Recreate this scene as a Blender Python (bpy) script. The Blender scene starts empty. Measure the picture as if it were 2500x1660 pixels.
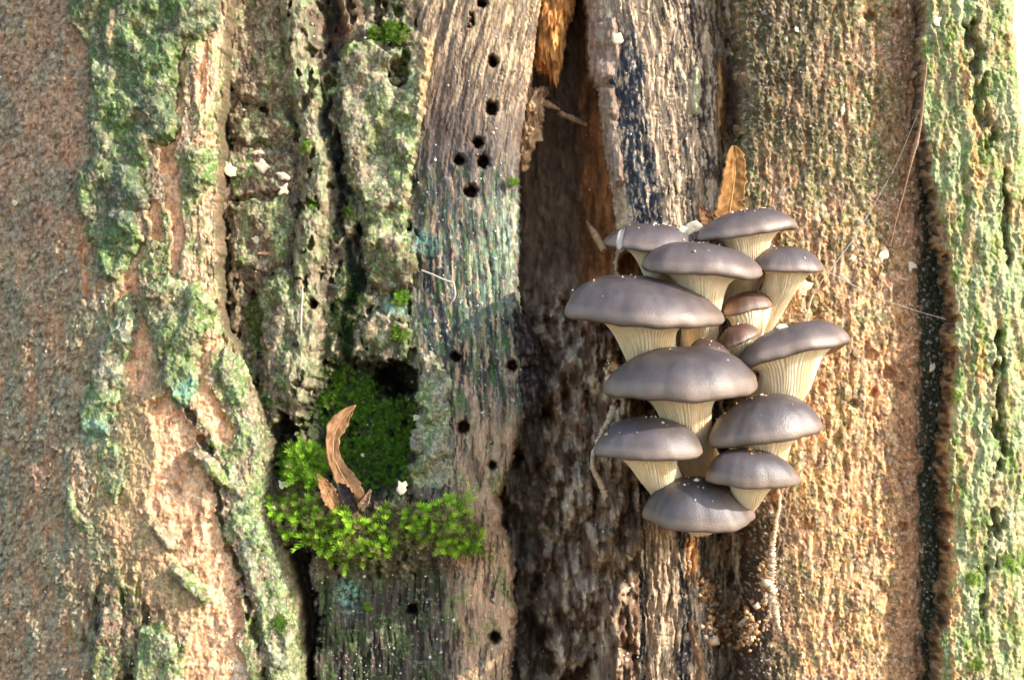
import bpy, math
import numpy as np
from mathutils import Vector

# ------------------------------------------------------------------ camera, sky, sun, exposure
S = 0.0002            # metres per photograph pixel on the trunk's front
D = 1.25              # camera to trunk front
scene = bpy.context.scene
COL = scene.collection

cam_d = bpy.data.cameras.new('camera'); cam = bpy.data.objects.new('camera', cam_d); COL.objects.link(cam)
cam.location = (0, -D, 0); cam.rotation_euler = (math.radians(90), 0, 0)
cam_d.sensor_width = 36; cam_d.lens = 36 * D / (2500 * S)
cam_d.clip_start = 0.02; cam_d.clip_end = 3000
cam_d.dof.use_dof = True; cam_d.dof.focus_distance = D - 0.016; cam_d.dof.aperture_fstop = 8.0
scene.camera = cam

SUN_AZ, SUN_EL = math.radians(67), math.radians(28)     # azimuth measured from the camera's side towards the right
sd = Vector((math.sin(SUN_AZ) * math.cos(SUN_EL), -math.cos(SUN_AZ) * math.cos(SUN_EL), math.sin(SUN_EL)))
world = bpy.data.worlds.new('World'); scene.world = world; world.use_nodes = True
wn = world.node_tree; wn.nodes.clear()
sky = wn.nodes.new('ShaderNodeTexSky'); sky.sky_type = 'NISHITA'; sky.sun_disc = False
sky.sun_elevation = SUN_EL; sky.sun_rotation = math.atan2(sd.x, sd.y); sky.air_density = 1.0; sky.dust_density = 1.0; sky.ozone_density = 1.0
bg = wn.nodes.new('ShaderNodeBackground'); bg.inputs['Strength'].default_value = 0.15
wo = wn.nodes.new('ShaderNodeOutputWorld')
wn.links.new(sky.outputs[0], bg.inputs[0]); wn.links.new(bg.outputs[0], wo.inputs[0])
sun_d = bpy.data.lights.new('sun', 'SUN'); sun_d.energy = 2.4; sun_d.angle = math.radians(0.6); sun_d.color = (1, 0.94, 0.86)
sun = bpy.data.objects.new('sun', sun_d); COL.objects.link(sun)
sun.rotation_euler = (-sd).to_track_quat('-Z', 'Y').to_euler(); sun.location = sd * 5
vs = scene.view_settings
vs.view_transform = 'Standard'; vs.look = 'None'; vs.gamma = 1; vs.use_curve_mapping = False
vs.exposure = 1.52
scene.render.resolution_x, scene.render.resolution_y = 1024, 679

# ------------------------------------------------------------------ helpers: noise
rng = np.random.default_rng(7)
PERM = np.concatenate([rng.permutation(256)] * 3).astype(np.int32)
GX = np.cos(np.arange(256) * 2 * np.pi / 256 * 37).astype(np.float32); GY = np.sin(np.arange(256) * 2 * np.pi / 256 * 37).astype(np.float32)
def perlin(x, y, seed=0):
    x = np.asarray(x, np.float32) + seed * 17.31; y = np.asarray(y, np.float32) + seed * 7.77
    xf = np.floor(x); yf = np.floor(y); xi = xf.astype(np.int32) & 255; yi = yf.astype(np.int32) & 255
    fx = x - xf; fy = y - yf
    u = fx * fx * fx * (fx * (fx * 6 - 15) + 10); v = fy * fy * fy * (fy * (fy * 6 - 15) + 10)
    a = PERM[xi] + yi; b = PERM[xi + 1] + yi
    g = lambda h, dx, dy: GX[h] * dx + GY[h] * dy
    n00 = g(PERM[a], fx, fy); n10 = g(PERM[b], fx - 1, fy); n01 = g(PERM[a + 1], fx, fy - 1); n11 = g(PERM[b + 1], fx - 1, fy - 1)
    nx0 = n00 + u * (n10 - n00); nx1 = n01 + u * (n11 - n01)
    return (nx0 + v * (nx1 - nx0)) * 1.5
def fbm(x, y, o=4, seed=0, gain=.5):
    s = 0; a = 1; t = 0
    for i in range(o):
        s = s + a * perlin(x * 2.03 ** i, y * 2.03 ** i, seed + i * 3.1); t += a; a *= gain
    return s / t * 1.4
def ridged(x, y, o=3, seed=0):
    s = 0; a = 1; t = 0
    for i in range(o):
        s = s + a * (1 - np.abs(perlin(x * 2.03 ** i, y * 2.03 ** i, seed + i * 3.1)) * 2); t += a; a *= .5
    return s / t
def worley(x, y, seed=0):
    x = np.asarray(x, np.float32); y = np.asarray(y, np.float32)
    xi = np.floor(x).astype(np.int32); yi = np.floor(y).astype(np.int32)
    f1 = np.full(x.shape, 9., np.float32); f2 = f1.copy(); cid = np.zeros(x.shape, np.float32)
    for dx in (-1, 0, 1):
        for dy in (-1, 0, 1):
            cx = xi + dx; cy = yi + dy
            h = PERM[(PERM[(cx + seed * 31) & 255] + cy) & 255]; h2 = PERM[h + 91]
            d = np.hypot(cx + h / 255. - x, cy + h2 / 255. - y).astype(np.float32)
            n = d < f1
            f2 = np.where(n, f1, np.minimum(f2, d)); cid = np.where(n, PERM[h2 + 7] / 255., cid); f1 = np.where(n, d, f1)
    return f1, f2, cid
def sst(a, b, x):
    t = np.clip((x - a) / (b - a), 0, 1); return t * t * (3 - 2 * t)
def nmask(x, y, sx, sy, seed, thr=0., soft=.2, o=4):
    return sst(thr - soft, thr + soft, fbm(x / sx, y / sy, o, seed))
def dseg(px, py, pts):
    """distance to a polyline"""
    d = np.full(px.shape, 1e9, np.float32)
    for (ax, ay), (bx, by) in zip(pts[:-1], pts[1:]):
        vx, vy = bx - ax, by - ay; L2 = vx * vx + vy * vy + 1e-6
        t = np.clip(((px - ax) * vx + (py - ay) * vy) / L2, 0, 1)
        d = np.minimum(d, np.hypot(px - ax - t * vx, py - ay - t * vy))
    return d
def stroke(px, py, pts, w, soft=.5):
    return 1 - sst(w * (1 - soft), w * (1 + soft), dseg(px, py, pts))
def sdf(px, py, pts):
    """positive inside the polygon"""
    d = dseg(px, py, pts + [pts[0]]); ins = np.zeros(px.shape, bool)
    for (ax, ay), (bx, by) in zip(pts, pts[1:] + [pts[0]]):
        c = (ay > py) != (by > py)
        ins ^= c & (px < (bx - ax) * (py - ay) / ((by - ay) if by != ay else 1e-6) + ax)
    return np.where(ins, d, -d)
def blob(px, py, cx, cy, rx, ry): return np.exp(-(((px - cx) / rx) ** 2 + ((py - cy) / ry) ** 2))
def edge_x(py, pts):
    a = np.array(pts, float); return np.interp(py, a[:, 1], a[:, 0])
def lin(r, g, b):
    c = np.array([r, g, b], float) / 255
    return np.where(c < .04045, c / 12.92, ((c + .055) / 1.055) ** 2.4)
class Paint:
    def __init__(s, px, base): s.c = np.ones(px.shape + (3,), np.float32) * base.astype(np.float32)
    def mix(s, m, c, k=1.): s.c += (np.clip(m, 0, 1) * k)[..., None] * (c - s.c)
    def mul(s, f): s.c *= f[..., None]

# ------------------------------------------------------------------ helpers: objects
def W(px, py, h, hb=None):
    """photograph pixel + height towards the camera (in pixels) -> world"""
    k = (D - (h if hb is None else hb) * S) / D
    return np.stack([(px - 1250) * S * k, -h * S + 0 * px, (830 - py) * S * k], -1)
def mesh_np(name, co, quads, tris=None, col=None, smooth=True):
    me = bpy.data.meshes.new(name); co = np.ascontiguousarray(co, np.float32).reshape(-1, 3)
    q = np.zeros((0, 4), np.int32) if quads is None else np.asarray(quads, np.int32).reshape(-1, 4)
    t = np.zeros((0, 3), np.int32) if tris is None else np.asarray(tris, np.int32).reshape(-1, 3)
    me.vertices.add(len(co)); me.vertices.foreach_set('co', co.ravel())
    me.loops.add(q.size + t.size); me.loops.foreach_set('vertex_index', np.concatenate([q.ravel(), t.ravel()]))
    me.polygons.add(len(q) + len(t))
    ls = np.concatenate([np.arange(len(q)) * 4, q.size + np.arange(len(t)) * 3]).astype(np.int32)
    me.polygons.foreach_set('loop_start', ls)
    me.update(calc_edges=True); me.validate()
    if smooth: me.polygons.foreach_set('use_smooth', np.ones(len(me.polygons), bool))
    if col is not None:
        a = me.color_attributes.new('Col', 'FLOAT_COLOR', 'POINT')
        c = np.ones((len(co), 4), np.float32); c[:, :3] = np.asarray(col, np.float32).reshape(-1, 3); a.data.foreach_set('color', c.ravel())
    return me
def obj(name, me, mat, parent=None, label=None, cat=None, group=None, kind=None):
    o = bpy.data.objects.new(name, me); COL.objects.link(o)
    if me is not None and mat is not None and not me.materials: me.materials.append(mat)
    if parent: o.parent = parent
    if label: o['label'] = label
    if cat: o['category'] = cat
    if group: o['group'] = group
    if kind: o['kind'] = kind
    return o
def empty(name, label, cat, loc=(0, 0, 0), group=None):
    o = bpy.data.objects.new(name, None); COL.objects.link(o); o.location = loc; o.empty_display_size = .01
    o['label'] = label; o['category'] = cat
    if group: o['group'] = group
    return o
def grid_quads(nr, nc, keep=None, wrap=False):
    i = np.arange(nr * nc).reshape(nr, nc)
    if wrap: i = np.concatenate([i, i[:, :1]], 1)
    q = np.stack([i[:-1, :-1], i[1:, :-1], i[1:, 1:], i[:-1, 1:]], -1)
    if keep is not None: q = q[keep[:-1, :-1] & keep[1:, :-1] & keep[1:, 1:] & keep[:-1, 1:]]
    return q.reshape(-1, 4)
def sheet(name, box, step, fn, mat, parent, tint=1., **k):
    x0, x1, y0, y1 = box
    xs = np.arange(x0, x1 + step, step, dtype=np.float32); ys = np.arange(y0, y1 + step, step, dtype=np.float32)
    px, py = np.meshgrid(xs, ys); h, hb, col, keep = fn(px, py); lum_ = np.clip(col @ np.array([.3, .5, .2], np.float32), 1e-3, 2)[..., None]; col = tint * .3 * (np.clip(col, 1e-4, 2) / .3) ** 1.2 * (lum_ / .30) ** .15
    if mat is M_bark: h = h + .9 * perlin(px / 4.1, py / 5.3, 45) + 1.6 * sst(.1, .5, perlin(px / 7.3 + .04 * py, py / 10.1, 46)) - 2.2 * sst(.25, .5, perlin(px / 9.1 + .03 * py, py / 13.7, 47))
    jx = perlin(px / 11, py / 11, 41) * 3.0; jy = perlin(px / 11, py / 11, 43) * 3.0
    co = W(px + jx, py + jy, h, hb); q = grid_quads(len(ys), len(xs), keep)
    used = np.zeros(px.size, bool); used[q.ravel()] = True; idx = np.cumsum(used) - 1
    me = mesh_np(name, co.reshape(-1, 3)[used], idx[q], None, col.reshape(-1, 3)[used], smooth=mat is not M_bark)
    return obj(name, me, mat, parent, **k)
def tube(name, pts, rad, mat, parent=None, n=8, rough=0., seed=0, **k):
    """pts: list of (px,py,h); rad in pixels"""
    P = np.array(pts, float); m = max(8, int(len(P) * 8)); t = np.linspace(0, len(P) - 1, m)
    pp = np.stack([np.interp(t, range(len(P)), P[:, i]) for i in range(3)], 1)
    for _ in range(3): pp[1:-1] = (pp[:-2] + 2 * pp[1:-1] + pp[2:]) / 4
    r = np.interp(t, np.linspace(0, len(P) - 1, len(np.atleast_1d(rad))), np.atleast_1d(rad))
    c = W(pp[:, 0], pp[:, 1], pp[:, 2]); tg = np.gradient(c, axis=0); tg /= np.linalg.norm(tg, axis=1)[:, None] + 1e-9
    a = np.cross(tg, [0.3, 1, 0.1]); a /= np.linalg.norm(a, axis=1)[:, None] + 1e-9; b = np.cross(tg, a)
    th = np.arange(n) * 2 * np.pi / n
    rr = r[:, None] * (1 + rough * (np.random.default_rng(seed).random((m, n)) - .5) * 2)
    co = c[:, None] + S * rr[..., None] * (np.cos(th)[None, :, None] * a[:, None] + np.sin(th)[None, :, None] * b[:, None])
    q = grid_quads(m, n, None, True)
    co = np.concatenate([co.reshape(-1, 3), c[:1], c[-1:]]); nv = m * n
    tr = [(nv, (j + 1) % n, j) for j in range(n)] + [(nv + 1, (m - 1) * n + j, (m - 1) * n + (j + 1) % n) for j in range(n)]
    me = mesh_np(name, co, q, tr)
    return obj(name, me, mat, parent, **k)
def lump_co(c, r, seed, amp=.35, n=10, rot=0.):
    """rough pebble, radii r=(rx,ry,rh) in pixels around c; returns verts, quads"""
    u = np.linspace(0.02, np.pi - .02, n); v = np.arange(2 * n) * np.pi / n
    U, V = np.meshgrid(u, v, indexing='ij'); d = np.stack([np.sin(U) * np.cos(V), np.cos(U), np.sin(U) * np.sin(V)], -1)
    f = 1 + amp * (fbm(d[..., 0] * 1.7 + d[..., 2] * 1.1 + seed, d[..., 1] * 1.7 - d[..., 2] * .9 + seed * 2.3, 4, 5, .7) + (.45 * fbm(d[..., 0] * 6 + d[..., 2] * 4, d[..., 1] * 5 + seed, 3, 6) if n > 14 else 0))
    p = d * f[..., None] * np.array(r); x = p[..., 0] * math.cos(rot) - p[..., 1] * math.sin(rot); y = p[..., 0] * math.sin(rot) + p[..., 1] * math.cos(rot)
    return W(c[0] + x, c[1] + y, c[2] + p[..., 2]).reshape(-1, 3), grid_quads(n, 2 * n, None, True)

# ------------------------------------------------------------------ materials
def nodes_mat(name):
    m = bpy.data.materials.new(name); m.use_nodes = True; nt = m.node_tree
    b = nt.nodes['Principled BSDF']; return m, nt, b
def nd(nt, t, **k):
    n = nt.nodes.new(t)
    for a, v in k.items(): setattr(n, a, v)
    return n
def surf_mat(name, rough=.85, scale=(900, 900, 900), var=.35, bump=.35, dist=.0006, spec=.3, attr=True, base=None, sss=0, coat=0, transl=0, cell=None, cvar=.45):
    m, nt, b = nodes_mat(name); L = nt.links.new
    tc = nd(nt, 'ShaderNodeTexCoord'); mp = nd(nt, 'ShaderNodeMapping'); mp.inputs['Scale'].default_value = scale
    L(tc.outputs['Object'], mp.inputs[0])
    nz = nd(nt, 'ShaderNodeTexNoise'); nz.inputs['Scale'].default_value = 1; nz.inputs['Detail'].default_value = 5; nz.inputs['Roughness'].default_value = .65
    L(mp.outputs[0], nz.inputs['Vector'])
    if attr:
        at = nd(nt, 'ShaderNodeAttribute'); at.attribute_name = 'Col'; src = at.outputs['Color']
    else:
        rgb = nd(nt, 'ShaderNodeRGB'); rgb.outputs[0].default_value = (*base, 1); src = rgb.outputs[0]
    mr = nd(nt, 'ShaderNodeMapRange'); mr.inputs['From Min'].default_value = .3; mr.inputs['From Max'].default_value = .7
    mr.inputs['To Min'].default_value = 1 - var; mr.inputs['To Max'].default_value = 1 + var
    L(nz.outputs['Fac'], mr.inputs['Value'])
    mx = nd(nt, 'ShaderNodeVectorMath', operation='SCALE'); L(src, mx.inputs[0]); L(mr.outputs[0], mx.inputs['Scale'])
    hsrc = nz.outputs['Fac']
    if cell:
        m2 = nd(nt, 'ShaderNodeMapping'); m2.inputs['Scale'].default_value = cell; L(tc.outputs['Object'], m2.inputs[0])
        va = nd(nt, 'ShaderNodeVectorMath', operation='MULTIPLY_ADD'); L(nz.outputs['Color'], va.inputs[0]); va.inputs[1].default_value = (.9, .9, .9); L(m2.outputs[0], va.inputs[2])
        vo = nd(nt, 'ShaderNodeTexVoronoi'); vo.inputs['Scale'].default_value = 1; L(va.outputs[0], vo.inputs['Vector'])
        sp = nd(nt, 'ShaderNodeSeparateColor'); L(vo.outputs['Color'], sp.inputs[0])
        r2 = nd(nt, 'ShaderNodeMapRange'); r2.inputs['To Min'].default_value = 1 - cvar; r2.inputs['To Max'].default_value = 1 + cvar; L(sp.outputs[0], r2.inputs['Value'])
        mx2 = nd(nt, 'ShaderNodeVectorMath', operation='SCALE'); L(mx.outputs[0], mx2.inputs[0]); L(r2.outputs[0], mx2.inputs['Scale']); mx = mx2
        ad = nd(nt, 'ShaderNodeMath', operation='MULTIPLY_ADD'); L(sp.outputs[1], ad.inputs[0]); ad.inputs[1].default_value = .55; L(nz.outputs['Fac'], ad.inputs[2])
        sb = nd(nt, 'ShaderNodeMath', operation='MULTIPLY_ADD'); L(vo.outputs['Distance'], sb.inputs[0]); sb.inputs[1].default_value = -.5; L(ad.outputs[0], sb.inputs[2]); hsrc = sb.outputs[0]
    L(mx.outputs[0], b.inputs['Base Color'])
    bp = nd(nt, 'ShaderNodeBump'); bp.inputs['Strength'].default_value = bump; bp.inputs['Distance'].default_value = dist
    L(hsrc, bp.inputs['Height']); L(bp.outputs[0], b.inputs['Normal'])
    b.inputs['Roughness'].default_value = rough; b.inputs['Specular IOR Level'].default_value = spec
    if sss:
        b.inputs['Subsurface Weight'].default_value = sss; b.inputs['Subsurface Radius'].default_value = (1, .55, .3); b.inputs['Subsurface Scale'].default_value = .004
    if coat: b.inputs['Coat Weight'].default_value = coat; b.inputs['Coat Roughness'].default_value = .25
    if transl:
        tr = nd(nt, 'ShaderNodeBsdfTranslucent'); L(mx.outputs[0], tr.inputs['Color']); ms = nd(nt, 'ShaderNodeMixShader'); ms.inputs[0].default_value = transl
        L(b.outputs[0], ms.inputs[1]); L(tr.outputs[0], ms.inputs[2]); L(ms.outputs[0], nt.nodes['Material Output'].inputs['Surface'])
    return m
M_bark = surf_mat('bark', .72, (800, 800, 600), .4, .6, .0014, .4, cell=(620, 620, 420), cvar=.26)
M_wood = surf_mat('weathered_wood', .72, (1600, 1600, 220), .35, .6, .0012, .35, cell=(900, 900, 180), cvar=.22)
M_rot = surf_mat('rotten_wood', .88, (420, 420, 160), .3, .5, .0014, .2, cell=(300, 300, 110), cvar=.2)
M_moss = surf_mat('moss', .6, (400, 400, 400), .25, .0, .0003, .35, transl=.35)
M_stem = surf_mat('mushroom_stem', .6, (500, 500, 120), .10, .15, .0004, .3, sss=.4)
M_leaf = surf_mat('dry_leaf', .6, (600, 600, 600), .22, .3, .0005, .35, transl=.3)
M_chip = surf_mat('pale_wood_chip', .8, (900, 900, 900), .15, .4, .0005, .3, attr=False, base=lin(226, 208, 176))
M_crumb = surf_mat('crumb', .85, (900, 900, 900), .2, .3, .0004, .3)
M_silk = surf_mat('silk', .5, (900, 900, 900), .1, 0, .0004, .4, attr=False, base=lin(190, 180, 165))

# mushroom cap skin: moist brown, finely wrinkled
def cap_mat(name, c_top, c_rim):
    m, nt, b = nodes_mat(name); L = nt.links.new
    tc = nd(nt, 'ShaderNodeTexCoord')
    at = nd(nt, 'ShaderNodeAttribute'); at.attribute_name = 'Col'
    nz = nd(nt, 'ShaderNodeTexNoise'); nz.inputs['Scale'].default_value = 90; nz.inputs['Detail'].default_value = 5
    n2 = nd(nt, 'ShaderNodeTexNoise'); n2.inputs['Scale'].default_value = 1500; n2.inputs['Detail'].default_value = 3
    L(tc.outputs['Object'], nz.inputs['Vector']); L(tc.outputs['Object'], n2.inputs['Vector'])
    mr = nd(nt, 'ShaderNodeMapRange'); mr.inputs['From Min'].default_value = .3; mr.inputs['From Max'].default_value = .7; mr.inputs['To Min'].default_value = .82; mr.inputs['To Max'].default_value = 1.2
    L(nz.outputs['Fac'], mr.inputs['Value'])
    mx = nd(nt, 'ShaderNodeVectorMath', operation='SCALE'); L(at.outputs['Color'], mx.inputs[0]); L(mr.outputs[0], mx.inputs['Scale']); L(mx.outputs[0], b.inputs['Base Color'])
    bp = nd(nt, 'ShaderNodeBump'); bp.inputs['Strength'].default_value = .4; bp.inputs['Distance'].default_value = .0006; L(n2.outputs['Fac'], bp.inputs['Height'])
    b2 = nd(nt, 'ShaderNodeBump'); b2.inputs['Strength'].default_value = .06; b2.inputs['Distance'].default_value = .003; L(nz.outputs['Fac'], b2.inputs['Height']); L(bp.outputs[0], b2.inputs['Normal'])
    L(b2.outputs[0], b.inputs['Normal'])
    n3 = nd(nt, 'ShaderNodeTexNoise'); n3.inputs['Scale'].default_value = 34; n3.inputs['Detail'].default_value = 6; n3.inputs['Roughness'].default_value = .6; L(tc.outputs['Object'], n3.inputs['Vector'])
    rr = nd(nt, 'ShaderNodeMapRange'); rr.inputs['From Min'].default_value = .58; rr.inputs['From Max'].default_value = .64; rr.inputs['To Min'].default_value = .50; rr.inputs['To Max'].default_value = .33
    L(n3.outputs['Fac'], rr.inputs['Value']); L(rr.outputs[0], b.inputs['Roughness'])
    b.inputs['Specular IOR Level'].default_value = .85
    b.inputs['Subsurface Weight'].default_value = .08; b.inputs['Subsurface Radius'].default_value = (1, .5, .3); b.inputs['Subsurface Scale'].default_value = .003
    return m
M_cap = cap_mat('mushroom_cap', None, None)

# ------------------------------------------------------------------ palette
PEACH = lin(240, 196, 156); PEACH2 = lin(216, 158, 116); REDB = lin(150, 104, 80); GREYB = lin(150, 134, 114); TAN = lin(188, 164, 134)
GREEN = lin(112, 146, 64); DGREEN = lin(78, 98, 52); PALEG = lin(174, 184, 142); TEAL = lin(142, 184, 164); OFFW = lin(212, 204, 184)
DKB = lin(66, 50, 40); BLK = lin(34, 32, 34); BLUEBLK = lin(46, 54, 64); BROWN = lin(118, 88, 62); GREY = lin(140, 132, 122); GREYBL = lin(122, 120, 122); ORANGE = lin(206, 146, 84)
MOSS = lin(104, 142, 34)

# ------------------------------------------------------------------ bark fields
def grain(px, py, s=1., seed=0, slant=.35):
    """flaky bark grain, about -1..1"""
    x = px + slant * py + 6 * perlin(px / 30, py / 30, seed + 9); y = py + 5 * perlin(px / 26, py / 26, seed + 8)
    a = ridged(x / (17 * s), y / (24 * s), 3, seed)
    f1, f2, cid = worley(x / (12 * s), y / (18 * s), seed + 2)
    k = .55 + .9 * sst(-.4, .5, fbm(px / 70, py / 90, 2, seed + 5))
    return k * (.7 * a + .9 * (np.minimum(f2 - f1, .6) - .25) + .9 * (cid - .5)) - .5 * sst(.15, .5, fbm(px / 22, py / 34, 3, seed + 6))
def speck(px, py, s, seed, thr):
    f1, f2, c = worley(px / s, py / s, seed); return ((c > thr) & (f1 < .33)).astype(np.float32)
def bark_colour(p, px, py, seed, green=.0, pale=.0):
    f1, f2, cid = worley((px + .5 * py + 5 * perlin(px / 20, py / 20, 3)) / 10, (py + 5 * perlin(px / 22, py / 22, 4)) / 20, seed % 50); f1b, f2b, cidb = worley((px + .2 * py + 30) / 19, py / 27, seed % 50 + 3)
    p.mix(nmask(px, py, 40, 60, seed, .05, .35), BROWN, .45); p.mix(nmask(px, py, 16, 22, seed + 1, .12, .25), TAN, .55)
    p.mix(nmask(px, py, 70, 110, seed + 2, .15 - green, .3) * nmask(px, py, 12, 14, seed + 3, -.1, .35), GREEN, .75)
    p.mix(nmask(px, py, 26, 30, seed + 4, .28 - pale, .2) * nmask(px, py, 9, 10, seed + 5, .0, .3), PALEG, .7)
    p.mix(nmask(px, py, 9, 10, seed + 6, .35, .15), DGREEN, .5); p.mix(nmask(px, py, 7, 9, seed + 7, .36, .12), OFFW, .55); p.mul(.76 + .36 * cid + .28 * cidb)

L_EDGE = [(572, -220), (562, 0), (548, 150), (534, 320), (528, 600), (535, 760), (575, 860), (615, 950), (648, 1020), (662, 1120), (650, 1230), (700, 1350), (735, 1480), (748, 1660), (748, 1880)]
PEACH_POLY = [(408, 968), (450, 1020), (492, 1068), (461, 1126), (519, 1174), (529, 1270), (556, 1338), (582, 1428), (598, 1513), (575, 1571), (609, 1660), (640, 1880), (434, 1880), (434, 1660), (476, 1518), (508, 1455), (440, 1386), (400, 1338), (372, 1285), (362, 1232), (383, 1126), (380, 1079), (360, 989)]
L_PEACH = [([(440, 0), (450, 50)], 10), ([(437, 127), (429, 222), (429, 296), (402, 370), (423, 450), (423, 503)], 13), ([(498, 90), (487, 250)], 8), ([(372, 508), (388, 580)], 10), ([(423, 508), (436, 582), (423, 660)], 9),
           ([(344, 598), (318, 646), (318, 704), (286, 757)], 12), ([(339, 762), (344, 830), (340, 925)], 24), ([(201, 609), (212, 715)], 7), ([(490, 860), (470, 925), (510, 1000), (545, 1060)], 18), ([(535, 830), (500, 850)], 10)]
GROOVE = [(450, 1000), (476, 1031), (500, 1080), (529, 1158), (535, 1250), (560, 1330), (598, 1438), (619, 1518), (640, 1600), (655, 1880)]
def base_L(px, py):
    h = 46 - .00070 * (px - 410) ** 2 + 10 * fbm(px / 190, py / 420, 2, 3)
    h = h - .004 * np.maximum(0, -120 - px) ** 2 * (px < -120)
    h = h + 30 * sst(1000, 1600, py) * sst(300, 700, px)
    return h
def f_L(px, py):
    hb = base_L(px, py); g = grain(px, py, 1., 1)
    wx = px + 9 * fbm(px / 30, py / 40, 3, 21); wy = py + 9 * fbm(px / 30, py / 40, 3, 22)
    g = g + sst(330, 150, px) * (grain(px, py, 1.25, 60, .6) * 1.1); h = hb + (4.2 + 1.6 * sst(330, 150, px)) * g + 8 * fbm(px / 60, py / 130, 3, 4) + 4 * (ridged(px / 60, py / 170, 2, 5) - .4)
    p = Paint(px, lin(158, 134, 112)); bark_colour(p, px, py, 30, .08 + .1 * sst(600, 1300, py), .0)
    p.mix(sst(330, 60, px) * sst(950, 300, py) * nmask(px, py, 60, 120, 11, -.1, .35), lin(172, 144, 120), .45)
    p.mix(blob(px, py, 160, 250, 70, 330) * nmask(px, py, 12, 20, 12, .05, .3), PEACH2, .5); fl = sst(300, 120, px); p.mix(fl, lin(214, 178, 148), .55); p.mix(sst(330, 200, px) * sst(560, 760, py) * nmask(px, py, 60, 90, 54, -.35, .4), lin(160, 156, 126), .55); p.mix(fl * nmask(px, py, 90, 150, 28, .0, .25), lin(150, 150, 128), .6); p.mix(fl * nmask(px, py, 60, 120, 52, .1, .25), lin(196, 152, 122), .4); p.mix(fl * nmask(px + .5 * py, py, 12, 22, 29, .25, .15), lin(90, 70, 56), .55); p.mix(fl * nmask(px + .5 * py, py, 10, 18, 53, .3, .12), lin(206, 186, 156), .55)  # far-left side lightened in colour to offset the shade it lies in
    # vertical inner-bark streaks low contrast on the smooth left side
    st = nmask(px, py, 22, 150, 13, .2, .2) * sst(400, 250, px); p.mix(st * nmask(px, py, 10, 14, 14, -.1, .3), PEACH2, .45); h = h - 4 * st
    m = np.zeros_like(px)
    for pts, w in L_PEACH: m = np.maximum(m, stroke(wx, wy, pts, w * 1.3, .35))
    tz = sst(-25, 25, sdf(wx, wy, [(255, 1060), (300, 960), (345, 880), (400, 960), (390, 1100), (400, 1250), (440, 1400), (500, 1500), (420, 1560), (330, 1450), (290, 1380), (240, 1250)]))
    p.mix(tz * (.6 + .4 * nmask(px, py, 12, 16, 55, -.1, .3)), lin(206, 170, 130), .75)
    pp = sst(-6, 8, sdf(wx, wy, PEACH_POLY)); m = np.maximum(m, pp)
    gm = m * (.75 + .25 * nmask(px, py, 10, 14, 15, -.1, .3))
    p.mix(gm, PEACH); h = h - 3 * gm * g; p.mix(gm * nmask(px, py, 30, 50, 16, .1, .25), PEACH2, .7); p.mix(gm * nmask(px, py, 12, 13, 17, .25, .15), OFFW, .3); p.mix(gm * nmask(px, py, 26, 40, 18, .3, .15), BROWN, .6)
    h = h - 18 * m + 5 * m * fbm(px / 20, py / 26, 3, 19)
    gr = stroke(wx + 12 * fbm(px / 24, py / 30, 3, 58), wy, GROOVE, 8, .6) * sst(-.4, .05, fbm(px / 40, py / 50, 3, 59)); h = h - 46 * gr
    lo = sst(1350, 1500, py) * sst(180, 240, px) * sst(430, 330, px); h = h - 34 * lo * sst(.1, .5, fbm(px / 28, py / 90, 3, 23)); p.mix(lo * nmask(px, py, 22, 60, 24, .1, .2), DKB, .7)
    p.mix(blob(wx, wy, 240, 1060, 38, 22) * 1.5 * nmask(px, py, 9, 9, 25, -.1, .2), TEAL, .8)
    p.mix(blob(px, py, 580, 1640, 22, 30) * nmask(px, py, 9, 20, 26, -.1, .15), OFFW)
    e = edge_x(py, L_EDGE) + 11 * fbm(py / 60, px / 60, 3, 27) - px
    p.mix(sst(75, 30, e) * sst(880, 780, py) * nmask(px + 5 * fbm(px / 20, py / 30, 2, 56), py, 7, 50, 50, .12, .15), PEACH, .7); h = h - 6 * sst(80, 40, e) * sst(.3, .7, ridged(px / 13, py / 120, 2, 57)); p.mix(sst(30, 5, e) * nmask(px, py, 9, 40, 51, .0, .3), lin(138, 138, 100), .6); p.mix(sst(14, 0, e), lin(120, 104, 80), .8)
    h = h - 40 * sst(60, 4, e) ** 1.4 - 150 * sst(6, -6, e)
    return h, hb, p.c, e > -12

# generic raised bark plate lying on a base surface
def plate(name, poly, th, base, seed, parent, tone, green, pale, lift=0., curl=None, warp=11, gs=1., amp=4.6, extra=None, step=3., mat=None, label=None):
    a = np.array(poly); box = (a[:, 0].min() - 14, a[:, 0].max() + 14, a[:, 1].min() - 14, a[:, 1].max() + 14)
    def fn(px, py):
        hb = base(px, py)
        wx = px + warp * fbm(px / 26, py / 34, 4, seed); wy = py + warp * fbm(px / 26, py / 34, 4, seed + 1)
        s = sdf(wx, wy, poly)
        tv = th * (.35 + .9 * nmask(px, py, 70, 90, seed + 9, -.05, .4, 2)); h = hb + tv * sst(-3, 6 + .12 * th, s) - (12 + .2 * th) * sst(0, -10, s) + lift * sst(0, 60, s) + amp * grain(px, py, gs, seed + 2, .25) + 4 * fbm(px / 50, py / 90, 3, seed + 3)
        if curl is not None: h = h + curl(px, py)
        p = Paint(px, tone); bark_colour(p, px, py, seed + 40, green, pale)
        if extra: extra(p, px, py, h)
        return h, hb, p.c, s > -11
    return sheet(name, box, step, fn, mat or M_bark, parent, tint=.78, label=label)

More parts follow.
